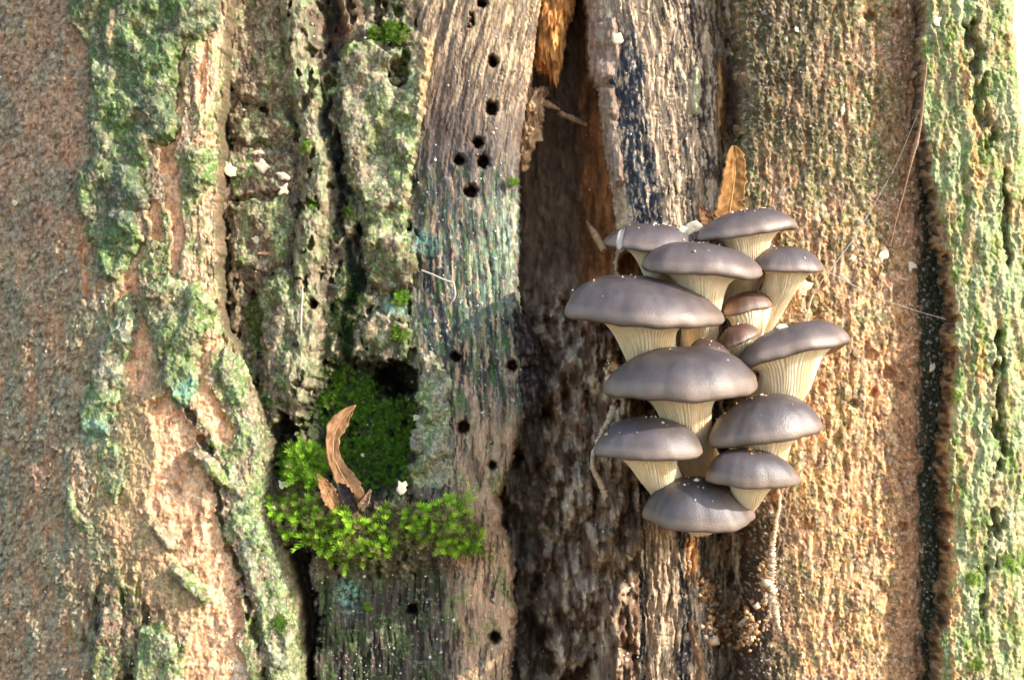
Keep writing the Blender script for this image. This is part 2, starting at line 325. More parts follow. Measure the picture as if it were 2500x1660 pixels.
# ---- middle: sunken dead wood with bore holes
M_EDGE = [(1338, -220), (1322, 0), (1310, 80), (1290, 200), (1270, 330), (1262, 420), (1262, 560), (1258, 700), (1266, 760), (1280, 800), (1292, 850), (1296, 900), (1292, 960), (1284, 1020), (1262, 1050), (1245, 1130), (1225, 1190), (1208, 1222), (1222, 1250), (1218, 1290), (1240, 1330), (1250, 1400), (1245, 1450), (1256, 1500), (1247, 1600), (1240, 1660), (1238, 1880)]
HOLES = [(1203, 149, 10), (1199, 263, 13), (1166, 348, 11), (1120, 391, 11), (1180, 395, 13), (1149, 466, 13), (994, 553, 10), (1112, 873, 11), (1250, 893, 11), (1132, 1044, 13), (1202, 1136, 8), (1006, 1488, 12), (1209, 1556, 11), (1177, 7, 9), (690, 625, 8), (632, 142, 13), (880, 318, 8), (768, 742, 8)]
def base_M(px, py):
    h = -112 + 62 * sst(650, 1250, py) + 34 * np.exp(-((px - 1160) / 130) ** 2) - 14 * np.exp(-((px - 610) / 70) ** 2) * sst(1000, 700, py)
    return h + 8 * fbm(px / 160, py / 300, 2, 61)
RIDGE_B = [(722, -220), (722, 0), (742, 200), (775, 400), (762, 560), (748, 700), (742, 860), (730, 960)]
GROOVE_C = [(806, -220), (806, 0), (822, 150), (804, 280), (828, 420), (852, 560), (878, 690), (846, 800), (835, 880)]
def f_M(px, py):
    hb = base_M(px, py); wx = px + 8 * fbm(px / 28, py / 60, 3, 71); wy = py + 8 * fbm(px / 28, py / 60, 3, 72)
    ew = sst(995, 1035, wx + 14 * fbm(py / 90, px / 90, 2, 73)) * (1 - .0 * px) ; lowd = sst(1380, 1440, wy) * sst(700, 780, wx)
    wood = np.maximum(ew, lowd)
    g = grain(px, py, 1., 62, .15)
    # leaning wood grain: upper part leans to the right going up
    lean = px - .22 * np.maximum(0, 420 - py) * .8 + 14 * np.sin(py / 210.) + 6 * fbm(px / 60, py / 160, 2, 63)
    fib = fbm(lean / 5.5, py / 130, 4, 64); crk = sst(.62, .85, ridged(lean / 15, py / 230, 2, 65)) * nmask(px, py, 50, 100, 66, .05, .2) * (.35 + .65 * sst(600, 850, py))
    cross = sst(.80, .93, ridged(lean / 60, py / 13, 2, 67)) * nmask(px, py, 40, 60, 68, .05, .15)
    hw = 3.2 * fib - 11 * crk - 5 * cross * sst(700, 900, py) + 5 * fbm(lean / 24, py / 120, 2, 69)
    hbk = 5.5 * g + 22 * fbm(px / 45, py / 80, 4, 70) - 46 * sst(.28, .5, fbm(px / 34, py / 60, 3, 117))
    h = hb + wood * hw + (1 - wood) * hbk
    p = Paint(px, GREYB); bark_colour(p, px, py, 60, .05, .1)
    p.mix(nmask(px, py, 40, 70, 118, .1, .2), lin(84, 68, 54), .6); ca = sst(700, 660, wx) * sst(860, 780, wy); p.mix(ca * nmask(px, py, 40, 40, 74, -.25, .4), BROWN, .65); p.mix(ca * nmask(px, py, 12, 12, 75, .1, .25), TAN, .5)
    ck = sst(.86, .97, ridged(wx / 95, wy / 70, 2, 112)) * sst(690, 660, wx) * sst(900, 700, wy); h = h - 24 * ck
    rb = stroke(wx, wy, RIDGE_B, 34, .55); h = h + 44 * rb * (1 - wood); p.mix(rb * nmask(px, py, 14, 40, 76, -.1, .3), PALEG, .55); p.mix(rb * nmask(px, py, 12, 50, 77, .1, .25), TAN, .6)
    gc = stroke(wx + 14 * fbm(px / 50, py / 70, 3, 116), wy, GROOVE_C, 22, .6) * sst(-.25, .2, fbm(px / 60, py / 110, 3, 115) + .25 * (sst(300, 100, py) + sst(520, 620, py))); h = h - 62 * gc; p.mix(gc * nmask(px, py, 18, 80, 78, -.25, .3), BLUEBLK, .85); p.mix(gc * sst(560, 700, py) * nmask(px, py, 14, 20, 79, -.1, .25), DGREEN, .7)
    p.mix(blob(px, py, 830, 60, 40, 70) * nmask(px, py, 16, 40, 80, -.2, .3), REDB, .8)
    # dead wood colours
    wc = Paint(px, lin(154, 138, 124)); wc.mix(sst(430, 60, py) * nmask(px, py, 40, 90, 81, -.5, .4), lin(222, 194, 156)); wc.mix(blob(px, py, 1090, 330, 90, 260) * nmask(lean, py, 14, 160, 82, -.15, .3), lin(120, 100, 96), .8)
    wc.mix(nmask(lean, py, 8, 120, 83, .1, .22), lin(98, 86, 82), .65); wc.mix(sst(300, 520, py) * sst(1100, 900, py) * nmask(lean, py, 20, 220, 84, -.15, .3), GREYBL, .7)
    wc.mix(sst(380, 560, py) * sst(1200, 1000, py) * nmask(lean, py, 24, 120, 85, .1, .25) * nmask(px, py, 9, 14, 86, -.1, .3), lin(120, 146, 116), .75)
    wc.mix(stroke(wx, wy, [(1010, 380), (1000, 470), (1020, 560), (1060, 640), (1085, 760), (1100, 850)], 25, .5) * nmask(lean, py, 9, 90, 87, -.25, .25), BLUEBLK, .85)
    wc.mix(sst(760, 950, py) * sst(1090, 1170, wx) * nmask(lean, py, 16, 160, 88, -.2, .3), lin(206, 168, 134), .8); wc.mix(sst(750, 950, py) * nmask(lean, py, 9, 130, 89, .25, .12), lin(48, 42, 40), .85)
    wc.mix(blob(px, py, 1120, 920, 16, 60) * nmask(px, py, 9, 30, 90, -.3, .2) * 1.4, lin(80, 56, 50), .85)
    wc.mix(sst(980, 1080, py) * sst(1060, 1140, wx) * nmask(lean, py, 14, 90, 119, -.15, .25), lin(214, 176, 142), .8); lowm = sst(1330, 1400, py) * sst(1130, 1030, wx + 40 * fbm(px / 60, py / 120, 2, 120)); wc.mix(lowm, lin(112, 98, 84), .85); wc.mix(lowm * nmask(lean, py, 10, 120, 91, .0, .3), BLK, .6); wc.mix(lowm * nmask(px, py, 40, 80, 92, .1, .2), DGREEN, .45)
    wc.mix(nmask(px, py, 9, 11, 93, .38, .12) * sst(480, 640, py), PALEG, .6); wc.mix(nmask(px, py, 60, 90, 94, .25, .15) * nmask(px, py, 8, 8, 95, 0, .25) * sst(500, 700, py), GREEN, .6)
    mid = sst(300, 520, py) * sst(1080, 940, py) * sst(990, 1040, px); wc.mix(mid * nmask(lean, py, 14, 120, 109, .0, .25), lin(84, 76, 78), .75); wc.mix(mid * nmask(lean, py, 11, 80, 110, .22, .12), lin(212, 176, 142), .8); wc.mix(mid * nmask(lean, py, 12, 70, 111, .25, .12), lin(104, 138, 76), .7); wc.mix(mid * nmask(px, py, 8, 12, 112, .45, .1), lin(216, 222, 204), .6)
    wc.mix(sst(500, 300, py) * nmask(lean, py, 9, 50, 113, .2, .2), lin(120, 92, 72), .6)
    wc.mix(blob(px, py, 1195, 660, 70, 150) * nmask(px, py, 16, 26, 128, -.05, .2), lin(150, 172, 138), .8); wc.mix(blob(px, py, 1240, 560, 30, 120) * nmask(px, py, 12, 30, 129, .0, .2), lin(200, 206, 180), .7)
    wc.mix(crk, lin(60, 52, 48), .45)
    p.c += wood[..., None] * (wc.c - p.c)
    # mossy cavity and dark recess at its top, ledge beneath
    ax = 16 * fbm(px / 22, py / 22, 4, 105); ay = 16 * fbm(px / 22, py / 22, 4, 106); wx = wx + ax; wy = wy + ay
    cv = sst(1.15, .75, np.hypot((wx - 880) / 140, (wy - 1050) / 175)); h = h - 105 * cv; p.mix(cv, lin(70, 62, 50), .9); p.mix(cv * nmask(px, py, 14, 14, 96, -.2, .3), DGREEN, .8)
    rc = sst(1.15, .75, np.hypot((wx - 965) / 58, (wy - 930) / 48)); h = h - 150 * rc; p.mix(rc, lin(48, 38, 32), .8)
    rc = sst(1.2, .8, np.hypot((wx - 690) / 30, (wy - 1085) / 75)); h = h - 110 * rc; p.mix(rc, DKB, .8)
    lg = sst(1.25, .55, np.hypot((wx - 925) / 285, (wy - 1290) / 105)); h = h + 74 * lg + 14 * lg * fbm(px / 18, py / 18, 3, 107); p.mix(lg * nmask(px, py, 14, 14, 108, -.1, .3), lin(112, 98, 76), .8)
    pit = sst(1.2, .7, np.hypot((wx - 722) / 38, (wy - 1360) / 42)); pit = np.maximum(pit, stroke(wx, wy, [(725, 1370), (735, 1440), (758, 1520), (742, 1620), (735, 1880)], 20, .5)); h = h - 150 * pit; p.mix(pit, BLK, .6)
    gap = sst(26, 8, np.abs(wx - edge_x(py, L_EDGE) - 8 - 10 * fbm(py / 60, px / 60, 2, 103))) * sst(900, 780, py) * sst(-.45, .1, fbm(px / 90, py / 120, 2, 104)); h = h - 130 * gap; p.mix(gap, BLK, .5)  # gap is sunk, and its shade is also painted in with black
    # recesses in the upper bark
    for (cx, cy, rx, ry, dp) in [(985, 160, 24, 34, 90), (985, 130, 14, 22, 60), (665, 335, 34, 14, 50), (640, 262, 16, 14, 45), (1150, 50, 12, 10, 40), (980, 80, 20, 14, 30)]:
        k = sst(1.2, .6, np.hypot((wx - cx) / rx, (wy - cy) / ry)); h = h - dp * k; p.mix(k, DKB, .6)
    for (cx, cy, r) in HOLES:
        d = np.hypot(px - cx, (py - cy) * .95) + .28 * r * perlin(px / 12 + cx, py / 12, 97); h = h - 95 * sst(r + 2, r - 3, d) - 9 * sst(r + 9, r, d); p.mix(sst(r + 9, r + 1, d), lin(108, 78, 58), .6)
    p.mix(blob(px, py, 1012, 590, 55, 28) * nmask(px, py, 10, 10, 98, -.05, .15) * 1.3, TEAL, .85); p.mix(blob(px, py, 850, 1450, 28, 40) * nmask(px, py, 10, 10, 99, -.05, .15) * 1.3, TEAL, .85)
    p.mix(blob(px, py, 965, 745, 36, 26) * 1.3 * nmask(px, py, 10, 10, 100, -.1, .15), TEAL, .8)
    e = edge_x(py, M_EDGE) + 7 * fbm(py / 18, px / 16, 4, 101) * sst(500, 900, py) + 3 * fbm(py / 14, px / 16, 3, 102) - px
    h = h - 8 * sst(16, 3, e) - 110 * sst(3, -9, e)
    return h, hb, p.c, e > -10

# ---- hollow
def f_H(px, py):
    hb = -400 + 175 * sst(650, 950, py) * sst(1270, 1400, px + 30 * fbm(py / 80, px / 80, 2, 124)) + 215 * sst(1375, 1520, px + 12 * fbm(py / 110, px / 90, 2, 111)) + 60 * sst(1230, 1130, px) + 40 * sst(800, 1500, py)
    lum = sst(620, 820, py)
    r = ridged(px / 46 + .15 * fbm(px / 30, py / 50, 2, 112), py / 105, 3, 113)
    w1, w2, wc_ = worley((px + 26 * fbm(px / 60, py / 60, 3, 122)) / 76, (py + 26 * fbm(px / 60, py / 60, 3, 123)) / 130, 9); h = hb + 22 * (r - .3) + lum * (125 * (1 - w1 * 1.4) + 60 * (wc_ - .5) + 45 * fbm(px / 45, py / 70, 3, 114) + 10 * grain(px, py, 2.6, 121) + 40 * (ridged(px / 16 + .8 * fbm(px / 60, py / 90, 2, 125), py / 120, 3, 126) - .4)) + 10 * fbm(px / 9, py / 40, 3, 115) + 16 * fbm(px / 30, py / 160, 3, 116)
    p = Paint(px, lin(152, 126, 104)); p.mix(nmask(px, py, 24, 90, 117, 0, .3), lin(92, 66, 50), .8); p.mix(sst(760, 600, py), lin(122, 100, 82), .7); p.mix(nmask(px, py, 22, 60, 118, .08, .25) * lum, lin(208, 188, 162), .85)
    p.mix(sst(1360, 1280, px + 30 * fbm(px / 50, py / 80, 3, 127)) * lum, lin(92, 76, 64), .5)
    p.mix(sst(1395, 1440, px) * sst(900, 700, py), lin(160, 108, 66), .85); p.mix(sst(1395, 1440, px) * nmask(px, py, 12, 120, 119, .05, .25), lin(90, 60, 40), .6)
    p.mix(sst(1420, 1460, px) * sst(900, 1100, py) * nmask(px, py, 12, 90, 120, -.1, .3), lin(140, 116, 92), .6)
    return h, hb, p.c, px > -1e9

# ---- wood strip beside the hollow
W_EDGE = [(1428, -220), (1436, 0), (1444, 120), (1448, 180), (1478, 215), (1480, 330), (1502, 450), (1512, 560), (1504, 700), (1482, 860), (1478, 1000), (1462, 1150), (1478, 1250), (1482, 1300), (1496, 1370), (1485, 1420), (1480, 1520), (1468, 1600), (1475, 1660), (1475, 1880)]
def base_W(px, py):
    return -70 - .0016 * (px - 1600) ** 2 * (px > 1600) - .0030 * (px - 1600) ** 2 * (px < 1600) * .8 + 6 * fbm(px / 120, py / 300, 2, 131) + 8 * sst(900, 1300, py)
def f_W(px, py):
    hb = base_W(px, py)
    u = px - .085 * np.minimum(py, 900) + 9 * fbm(px / 80, py / 140, 2, 132)      # leaning bands
    fib = fbm(u / 6, py / 120, 4, 133); crk = sst(.45, .75, ridged(u / 16, py / 170, 2, 134)); lowr = sst(950, 1250, py)
    cross = sst(.70, .92, ridged(u / 50, py / 11, 2, 135)) * nmask(px, py, 30, 60, 136, -.1, .2)
    h = hb + 5 * fib - (5 + 13 * lowr) * crk * nmask(px, py, 60, 140, 137, -.2 , .2) - 5 * cross + 9 * fbm(u / 26, py / 120, 3, 138)
    p = Paint(px, lin(208, 182, 152)); p.mix(nmask(u, py, 9, 140, 139, .05, .3), lin(166, 136, 110), .6); p.mix(nmask(u, py, 8, 110, 140, .25, .2) * sst(1560, 1640, u + 200 * lowr), lin(96, 88, 80), .7)
    left = sst(1492, 1470, u + 22 * sst(0, 400, py)); p.mix(left * nmask(px, py, 20, 50, 141, -.3, .3), lin(170, 150, 136), .8)
    bl = stroke(u + 10 * fbm(px / 20, py / 34, 3, 142), py, [(1505, -200), (1508, 60), (1514, 250), (1524, 400), (1536, 540), (1540, 640)], 42, .3); bl = bl * sst(-60, 160, py) * nmask(px, py, 10, 30, 143, -.32, .12); p.mix(bl, lin(44, 62, 80), .92)
    p.mix(sst(1620, 1640, u) * sst(1670, 1650, u) * nmask(u, py, 9, 110, 144, -.05, .2), lin(98, 98, 92), .8)
    p.mix(stroke(u, py, [(1672, -200), (1690, 120), (1690, 420)], 16, .4) * nmask(u, py, 9, 130, 145, -.2, .2), BLK, .8)
    p.mix(lowr * (stroke(u, py, [(1480, 1200), (1492, 1860)], 17, .4) + stroke(u, py, [(1590, 1200), (1600, 1860)], 15, .4)) * nmask(u, py, 10, 70, 146, -.3, .2), BLUEBLK, .9)
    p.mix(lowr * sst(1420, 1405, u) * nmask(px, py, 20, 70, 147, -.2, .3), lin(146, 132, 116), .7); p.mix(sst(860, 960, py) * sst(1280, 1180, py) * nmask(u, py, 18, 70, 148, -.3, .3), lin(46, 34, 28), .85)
    p.mix(blob(px, py, 1692, 1350, 14, 60) * 1.6, lin(222, 160, 96)); p.mix(nmask(px, py, 7, 8, 149, .4, .1) * lowr, OFFW, .6)
    p.mix(nmask(u, py, 7, 60, 153, .2, .12) * sst(1540, 1600, u), lin(58, 52, 48), .8); p.mix(nmask(u, py, 8, 40, 154, .28, .12), lin(228, 204, 172), .7)
    dk = stroke(px + 6 * fbm(px / 20, py / 30, 2, 150), py, [(1740, 1200), (1745, 1320), (1758, 1420), (1784, 1540), (1790, 1880)], 34, .4); h = h - 150 * dk
    dk2 = stroke(px + 6 * fbm(px / 20, py / 30, 2, 151), py, [(1738, -200), (1752, 40), (1772, 150), (1782, 300), (1770, 430)], 18, .4); h = h - 80 * dk2
    dk3 = sst(1.2, .7, np.hypot((px - 1555) / 42, (py - 650) / 45)); h = h - 140 * dk3
    e = px - edge_x(py, W_EDGE) + 6 * fbm(py / 18, px / 16, 4, 152)
    h = h - 30 * sst(30, 2, e) - 120 * sst(3, -10, e)
    return h, hb, p.c, e > -11

# ---- bark right of the mushrooms
R_EDGE = [(1785, -220), (1795, 0), (1800, 100), (1812, 250), (1808, 400), (1790, 520), (1780, 700), (1790, 900), (1806, 1200), (1824, 1330), (1828, 1450), (1816, 1550), (1812, 1660), (1812, 1880)]
def base_R(px, py):
    return -14 - .0009 * np.minimum(px - 1930, 0) ** 2 - .00065 * np.maximum(px - 1930, 0) ** 2 + 7 * fbm(px / 170, py / 300, 2, 161)
def f_R(px, py):
    hb = base_R(px, py); g = grain(px, py, .8, 162, -.12)
    fur = ridged(px / 34, py / 150, 2, 163); h = hb + 3.8 * g * (.5 + nmask(px, py, 70, 110, 180, -.1, .4)) + 5 * fbm(px / 14, py / 70, 3, 203) + 4 * (fur - .4) - 7 * sst(.66, .9, ridged(px / 70 + .2 * fbm(px / 30, py / 60, 3, 195), py / 260, 3, 198)) + 6 * fbm(px / 50, py / 90, 3, 164)
    p = Paint(px, lin(172, 144, 112)); p.mix(nmask(px, py, 26, 60, 165, .0, .3), lin(116, 92, 66), .6); p.mix(nmask(px, py, 14, 20, 166, .1, .25), TAN, .7)
    grn = sst(900, 200, py) * .3 + .08 + blob(px, py, 2150, 1400, 130, 160) * .2 - .02
    p.mix(nmask(px, py, 80, 130, 167, .12 - grn, .3) * nmask(px, py, 11, 14, 168, -.08, .3), lin(112, 122, 62), .75)
    lit = sst(350, 900, py) * sst(1830, 2000, px); p.mix(lit * nmask(px, py, 20, 50, 169, -.05, .3), lin(226, 178, 128), .6)  # sunlit area painted into the bark colour as a brighter orange
    st = sst(.45, .8, ridged(px / 44 + .1 * fbm(px / 20, py / 40, 2, 170), py / 240, 2, 171)); p.mix(st * nmask(px, py, 10, 20, 172, -.05, .25), lin(190, 130, 86), .5); h = h - 4 * st
    f1, f2, cid = worley((px - .15 * py) / 9, py / 14, 17); f1b, f2b, cidb = worley(px / 20, py / 30, 18); p.mul(.7 + .35 * cid + .28 * cidb)
    p.mix(sst(2150, 2210, px + 24 * fbm(px / 30, py / 60, 2, 173)), lin(176, 128, 94), .6)
    p.mix(sst(2236, 2256, px + 22 * fbm(px / 20, py / 50, 2, 174)), lin(50, 60, 36), .9)  # dark green crevice tone, with the ridge's shade painted in
    p.mix(sst(1980, 1850, px + 20 * fbm(px / 40, py / 60, 3, 202)) * sst(1120, 1260, py), lin(78, 58, 44), .85); p.mix(sst(520, 250, py) * sst(2120, 1950, px) * nmask(px, py, 40, 70, 179, -.3, .4), lin(86, 72, 50), .65); p.mix(nmask(px, py, 8, 9, 175, .4, .1), OFFW, .6); p.mix(nmask(px, py, 9, 11, 176, .36, .1), DKB, .5)  # bark below the mushrooms painted dark brown for the shadow of their caps
    for (cx, cy, r) in [(2128, 868, 12), (2132, 960, 9), (2085, 985, 8), (2200, 945, 10), (2205, 1285, 9), (2125, 40, 10), (2190, 45, 12), (2170, 910, 13)]:
        h = h - 22 * sst(r + 6, r - 3, np.hypot(px - cx, py - cy) + 4 * perlin(px / 9, py / 9, 177))
    h = h - 16 * sst(2225, 2265, px)
    e = px - edge_x(py, R_EDGE) + 8 * fbm(py / 22, px / 16, 4, 178)
    h = h - 22 * sst(30, 2, e) - 90 * sst(3, -10, e)
    return h, hb, p.c, e > -11

# ---- furrowed limb at the far right
F_EDGE = [(2262, -220), (2258, 0), (2250, 100), (2254, 250), (2252, 300), (2272, 400), (2298, 560), (2318, 650), (2332, 720), (2332, 880), (2322, 960), (2318, 1060), (2312, 1200), (2326, 1260), (2322, 1330), (2322, 1400), (2304, 1520), (2296, 1660), (2292, 1880)]
def base_F(px, py):
    return 8 - .0018 * np.maximum(px - 2340, 0) ** 2 + 8 * fbm(px / 90, py / 260, 2, 181)
def f_F(px, py):
    hb = base_F(px, py); wx = px + 16 * fbm(px / 40, py / 60, 4, 182)
    h = hb + 5 * grain(px, py, 1.1, 183, -.2) + 9 * fbm(px / 26, py / 120, 3, 184)
    p = Paint(px, lin(186, 176, 132)); bark_colour(p, px, py, 190, .3, .08)
    p.mix(nmask(px, py, 20, 100, 185, .05, .25), lin(206, 172, 126), .65); p.mix(nmask(px, py, 40, 90, 186, .15, .2) * nmask(px, py, 10, 20, 187, -.1, .3), lin(120, 150, 56), .8)
    p.mix(nmask(px, py, 60, 150, 188, .05, .3), lin(190, 200, 160), .45)
    fu = stroke(wx, py, [(2360, -200), (2372, 60), (2392, 220), (2412, 350)], 17, .45); fu = np.maximum(fu, stroke(wx, py, [(2455, 420), (2462, 640)], 8, .5)); fu = np.maximum(fu, stroke(wx, py, [(2440, 820), (2432, 1000), (2445, 1120), (2450, 1190)], 12, .5)); fu = np.maximum(fu, stroke(wx, py, [(2400, 1500), (2420, 1400), (2430, 1250)], 10, .5))
    fu = fu * sst(-.35, .25, fbm(px / 30, py / 60, 3, 196)); h = h - 40 * fu + 12 * (ridged(wx / 30, py / 130, 3, 197) - .4); p.mix(fu * nmask(px, py, 10, 40, 189, -.2, .3), lin(92, 96, 56), .6)
    for pts, w in [([(2345, 100), (2380, 350), (2395, 520)], 9), ([(2330, 1180), (2328, 1660)], 8), ([(2390, 850), (2400, 950)], 10)]:
        p.mix(stroke(wx, py, pts, w, .4) * nmask(px, py, 10, 20, 191, -.2, .25), lin(222, 168, 112), .8)
    e = px - edge_x(py, F_EDGE) + 17 * fbm(py / 60, px / 60, 4, 192)
    wall = sst(4, -2, e); p.mix(wall, lin(132, 106, 80), .9); p.mix(wall * nmask(px, py, 12, 26, 199, .1, .2), lin(70, 56, 42), .8); p.mix(wall * nmask(px, py, 9, 16, 200, .15, .15), lin(206, 176, 136), .7); p.mix(sst(5, 1, e) * sst(-3, 1, e), lin(196, 156, 116), .6)
    h = h - 10 * sst(10, 0, e) - 105 * sst(2, -15, e) + wall * (7 * fbm(px / 20, py / 60, 3, 193) )
    xr = 2478 + .10 * np.maximum(0, py - 60) + 8 * fbm(py / 50, px * 0, 3, 194)
    h = h - .35 * np.maximum(0, px - xr + 20) ** 1.6
    return h, hb, p.c, e > -16

# ------------------------------------------------------------------ ground and trunk
def ground_mat():
    m, nt, b = nodes_mat('leaf_litter_ground'); L = nt.links.new
    tc = nd(nt, 'ShaderNodeTexCoord'); nz = nd(nt, 'ShaderNodeTexNoise'); nz.inputs['Scale'].default_value = 9; nz.inputs['Detail'].default_value = 8
    L(tc.outputs['Object'], nz.inputs['Vector']); cr = nd(nt, 'ShaderNodeValToRGB'); cr.color_ramp.elements[0].color = (.05, .04, .025, 1); cr.color_ramp.elements[1].color = (.22, .16, .09, 1)
    cr.color_ramp.elements[0].position = .35; cr.color_ramp.elements[1].position = .65
    L(nz.outputs['Fac'], cr.inputs[0]); L(cr.outputs[0], b.inputs['Base Color']); b.inputs['Roughness'].default_value = .95
    return m
gz = -0.75
gx = np.concatenate([-np.geomspace(900, .5, 24), np.linspace(-.4, .4, 9), np.geomspace(.5, 900, 24)])
GXm, GYm = np.meshgrid(gx, gx); gco = np.stack([GXm, GYm, gz + .03 * fbm(GXm * 1.3, GYm * 1.3, 3, 5)], -1)
obj('ground', mesh_np('ground', gco, grid_quads(len(gx), len(gx))[:, ::-1]), ground_mat(), kind='structure')

trunk = empty('tree_trunk', 'old rough-barked tree trunk with a dark vertical hollow and weathered dead wood', 'tree trunk')
STEP = 2.7
sheet('bark', (-360, 765, -90, 1750), STEP, f_L, M_bark, trunk, tint=.80, label='green and grey rough bark with peeling peach inner layer')
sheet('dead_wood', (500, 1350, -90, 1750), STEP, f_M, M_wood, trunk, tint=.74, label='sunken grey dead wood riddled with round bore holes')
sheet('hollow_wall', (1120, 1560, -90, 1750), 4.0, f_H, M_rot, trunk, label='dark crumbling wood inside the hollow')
sheet('wood_strip', (1420, 1830, -90, 1750), STEP, f_W, M_wood, trunk, tint=.9, label='split tan wood with blue black stains')
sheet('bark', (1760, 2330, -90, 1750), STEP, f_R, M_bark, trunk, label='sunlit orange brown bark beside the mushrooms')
sheet('bark_ridge', (2215, 2640, -90, 1750), STEP, f_F, M_bark, trunk, tint=.74, label='bright pale green furrowed bark ridge')
# the rest of the round trunk, above, below and behind the part in view
def core(name, z0, z1, ry_front, seed):
    nz, na = max(4, int((z1 - z0) / .02)), 160
    z = np.linspace(z0, z1, nz); a = np.arange(na) * 2 * np.pi / na; A, Z = np.meshgrid(a, z)
    flare = 1 + .5 * np.exp(-(Z - gz) / .18)
    r = (1 + .03 * fbm(A * 8, Z * 5, 3, seed) + .02 * fbm(np.abs(A - np.pi) * 20, Z * 9, 3, seed + 2)) * flare
    q_ = lambda v: np.sign(v) * np.abs(v) ** .6
    x = -.03 + .268 * q_(np.cos(A)) * r; yy = q_(np.sin(A)); y = .33 + np.where(yy < 0, ry_front, .32) * yy * r
    co = np.stack([x, y, Z], -1).reshape(-1, 3); n = len(co)
    co = np.concatenate([co, [[0, .33, z0], [0, .33, z1]]])
    tr = [(n, (j + 1) % na, j) for j in range(na)] + [(n + 1, (nz - 1) * na + j, (nz - 1) * na + (j + 1) % na) for j in range(na)]
    t = nmask(A * 300, Z * 900, 60, 120, seed, 0, .3)[..., None]; c = (GREYB * (1 - t) + BROWN * t).reshape(-1, 3); c = np.concatenate([c, [BROWN, BROWN]])
    obj(name, mesh_np(name, co, grid_quads(nz, na, None, True)[:, ::-1], [q[::-1] for q in tr], c), M_bark, trunk)
core('trunk_core', -.182, .182, .20, 1); core('upper_trunk', .1835, 1.6, .315, 2); core('trunk_base', gz - .05, -.1835, .315, 3)

# ------------------------------------------------------------------ bark plates and splinters (parts of the trunk)
def up(off, k, pts): return [(x / k + off[0], y / k + off[1]) for x, y in pts]
K5 = 1.889
def ex_green(p, px, py, h):
    p.mix(blob(px, py, 305, 480, 45, 90) * nmask(px, py, 20, 30, 301, -.2, .3), lin(112, 116, 110), .75)
    p.mix(stroke(px + 6 * fbm(px / 14, py / 20, 3, 302), py, [(278, 32), (275, 100)], 7, .5), PEACH, .9)
    p.mix(nmask(px, py, 60, 90, 303, .1, .3), lin(104, 126, 84), .5)
P1 = [(167, -195), (167, 0), (183, 69), (212, 116), (228, 212), (212, 254), (222, 318), (233, 370), (187, 423), (190, 492), (206, 556), (238, 619), (254, 680), (286, 690), (318, 625), (342, 588), (328, 529), (360, 503), (341, 423), (371, 381), (371, 349), (421, 339), (437, 307), (421, 254), (432, 138), (452, 96), (500, 92), (522, 60), (529, 0), (529, -195)]
plate('bark_plate', P1, 30, base_L, 310, trunk, lin(112, 122, 92), .2, -.16, extra=ex_green, label='large mottled green bark plate')
def ex_teal(cx, cy, rx, ry):
    return lambda p, px, py, h: p.mix(blob(px, py, cx, cy, rx, ry) * 1.4 * nmask(px, py, 9, 9, 305, -.12, .15), TEAL, .9)
plate('bark_plate', [(348, 735), (355, 690), (420, 672), (480, 692), (514, 750), (510, 800), (480, 830), (484, 862), (470, 880), (480, 930), (455, 985), (425, 972), (404, 935), (388, 880), (382, 830), (362, 790)], 24, base_L, 320, trunk, lin(138, 140, 104), .22, .1, extra=ex_teal(455, 950, 30, 34))
plate('bark_plate', [(288, 738), (316, 722), (326, 760), (316, 830), (306, 900), (296, 960), (285, 1010), (268, 1062), (228, 1064), (194, 1038), (198, 990), (216, 930), (240, 880), (262, 820)], 24, base_L, 330, trunk, lin(142, 142, 124), .12, .12, extra=ex_teal(238, 1045, 34, 24))
STRIP = [(548, 836), (572, 856), (606, 930), (616, 1000), (636, 1022), (646, 1100), (648, 1200), (636, 1250), (684, 1345), (716, 1450), (726, 1570), (730, 1850), (672, 1850), (652, 1600), (626, 1490), (590, 1350), (566, 1280), (556, 1200), (552, 1130), (568, 1100), (584, 1060), (552, 960), (534, 900)]
plate('bark_plate', STRIP, 20, lambda x, y: base_L(x, y) - 8 - 40 * sst(46, 0, edge_x(y, L_EDGE) - x), 340, trunk, lin(150, 150, 126), .22, .2, warp=6)
plate('bark_flake', [(461, 1106), (480, 1098), (530, 1128), (566, 1166), (604, 1210), (588, 1222), (545, 1186), (505, 1152)], 30, base_L, 350, trunk, lin(160, 146, 120), .02, .1, warp=4, lift=8)
plate('bark_flake', [(365, 1282), (378, 1276), (410, 1312), (424, 1340), (408, 1342), (386, 1312)], 18, base_L, 360, trunk, lin(166, 150, 126), .02, .1, warp=3)
plate('bark_flake', [(412, 1384), (430, 1384), (466, 1412), (512, 1458), (498, 1474), (462, 1448), (432, 1420)], 22, base_L, 370, trunk, lin(150, 140, 112), .1, .1, warp=4, lift=8)
plate('bark_flake', [(154, 1190), (176, 1176), (192, 1238), (230, 1286), (226, 1306), (196, 1300), (172, 1262)], 24, base_L, 380, trunk, lin(150, 150, 124), .1, .2, warp=5)
plate('bark_flake', [(452, 374), (480, 362), (520, 382), (518, 440), (482, 478), (466, 462), (458, 420)], 20, base_L, 390, trunk, lin(122, 136, 88), .3, .1, warp=6)
plate('bark_flake', [(240, 1100), (262, 1080), (300, 1090), (310, 1180), (280, 1230), (246, 1170)], 14, base_L, 400, trunk, lin(160, 150, 116), .15, .1)
plate('bark_flake', [(340, 1540), (390, 1520), (430, 1560), (440, 1640), (430, 1840), (330, 1840), (330, 1640)], 20, base_L, 410, trunk, lin(160, 152, 128), .2, .2)
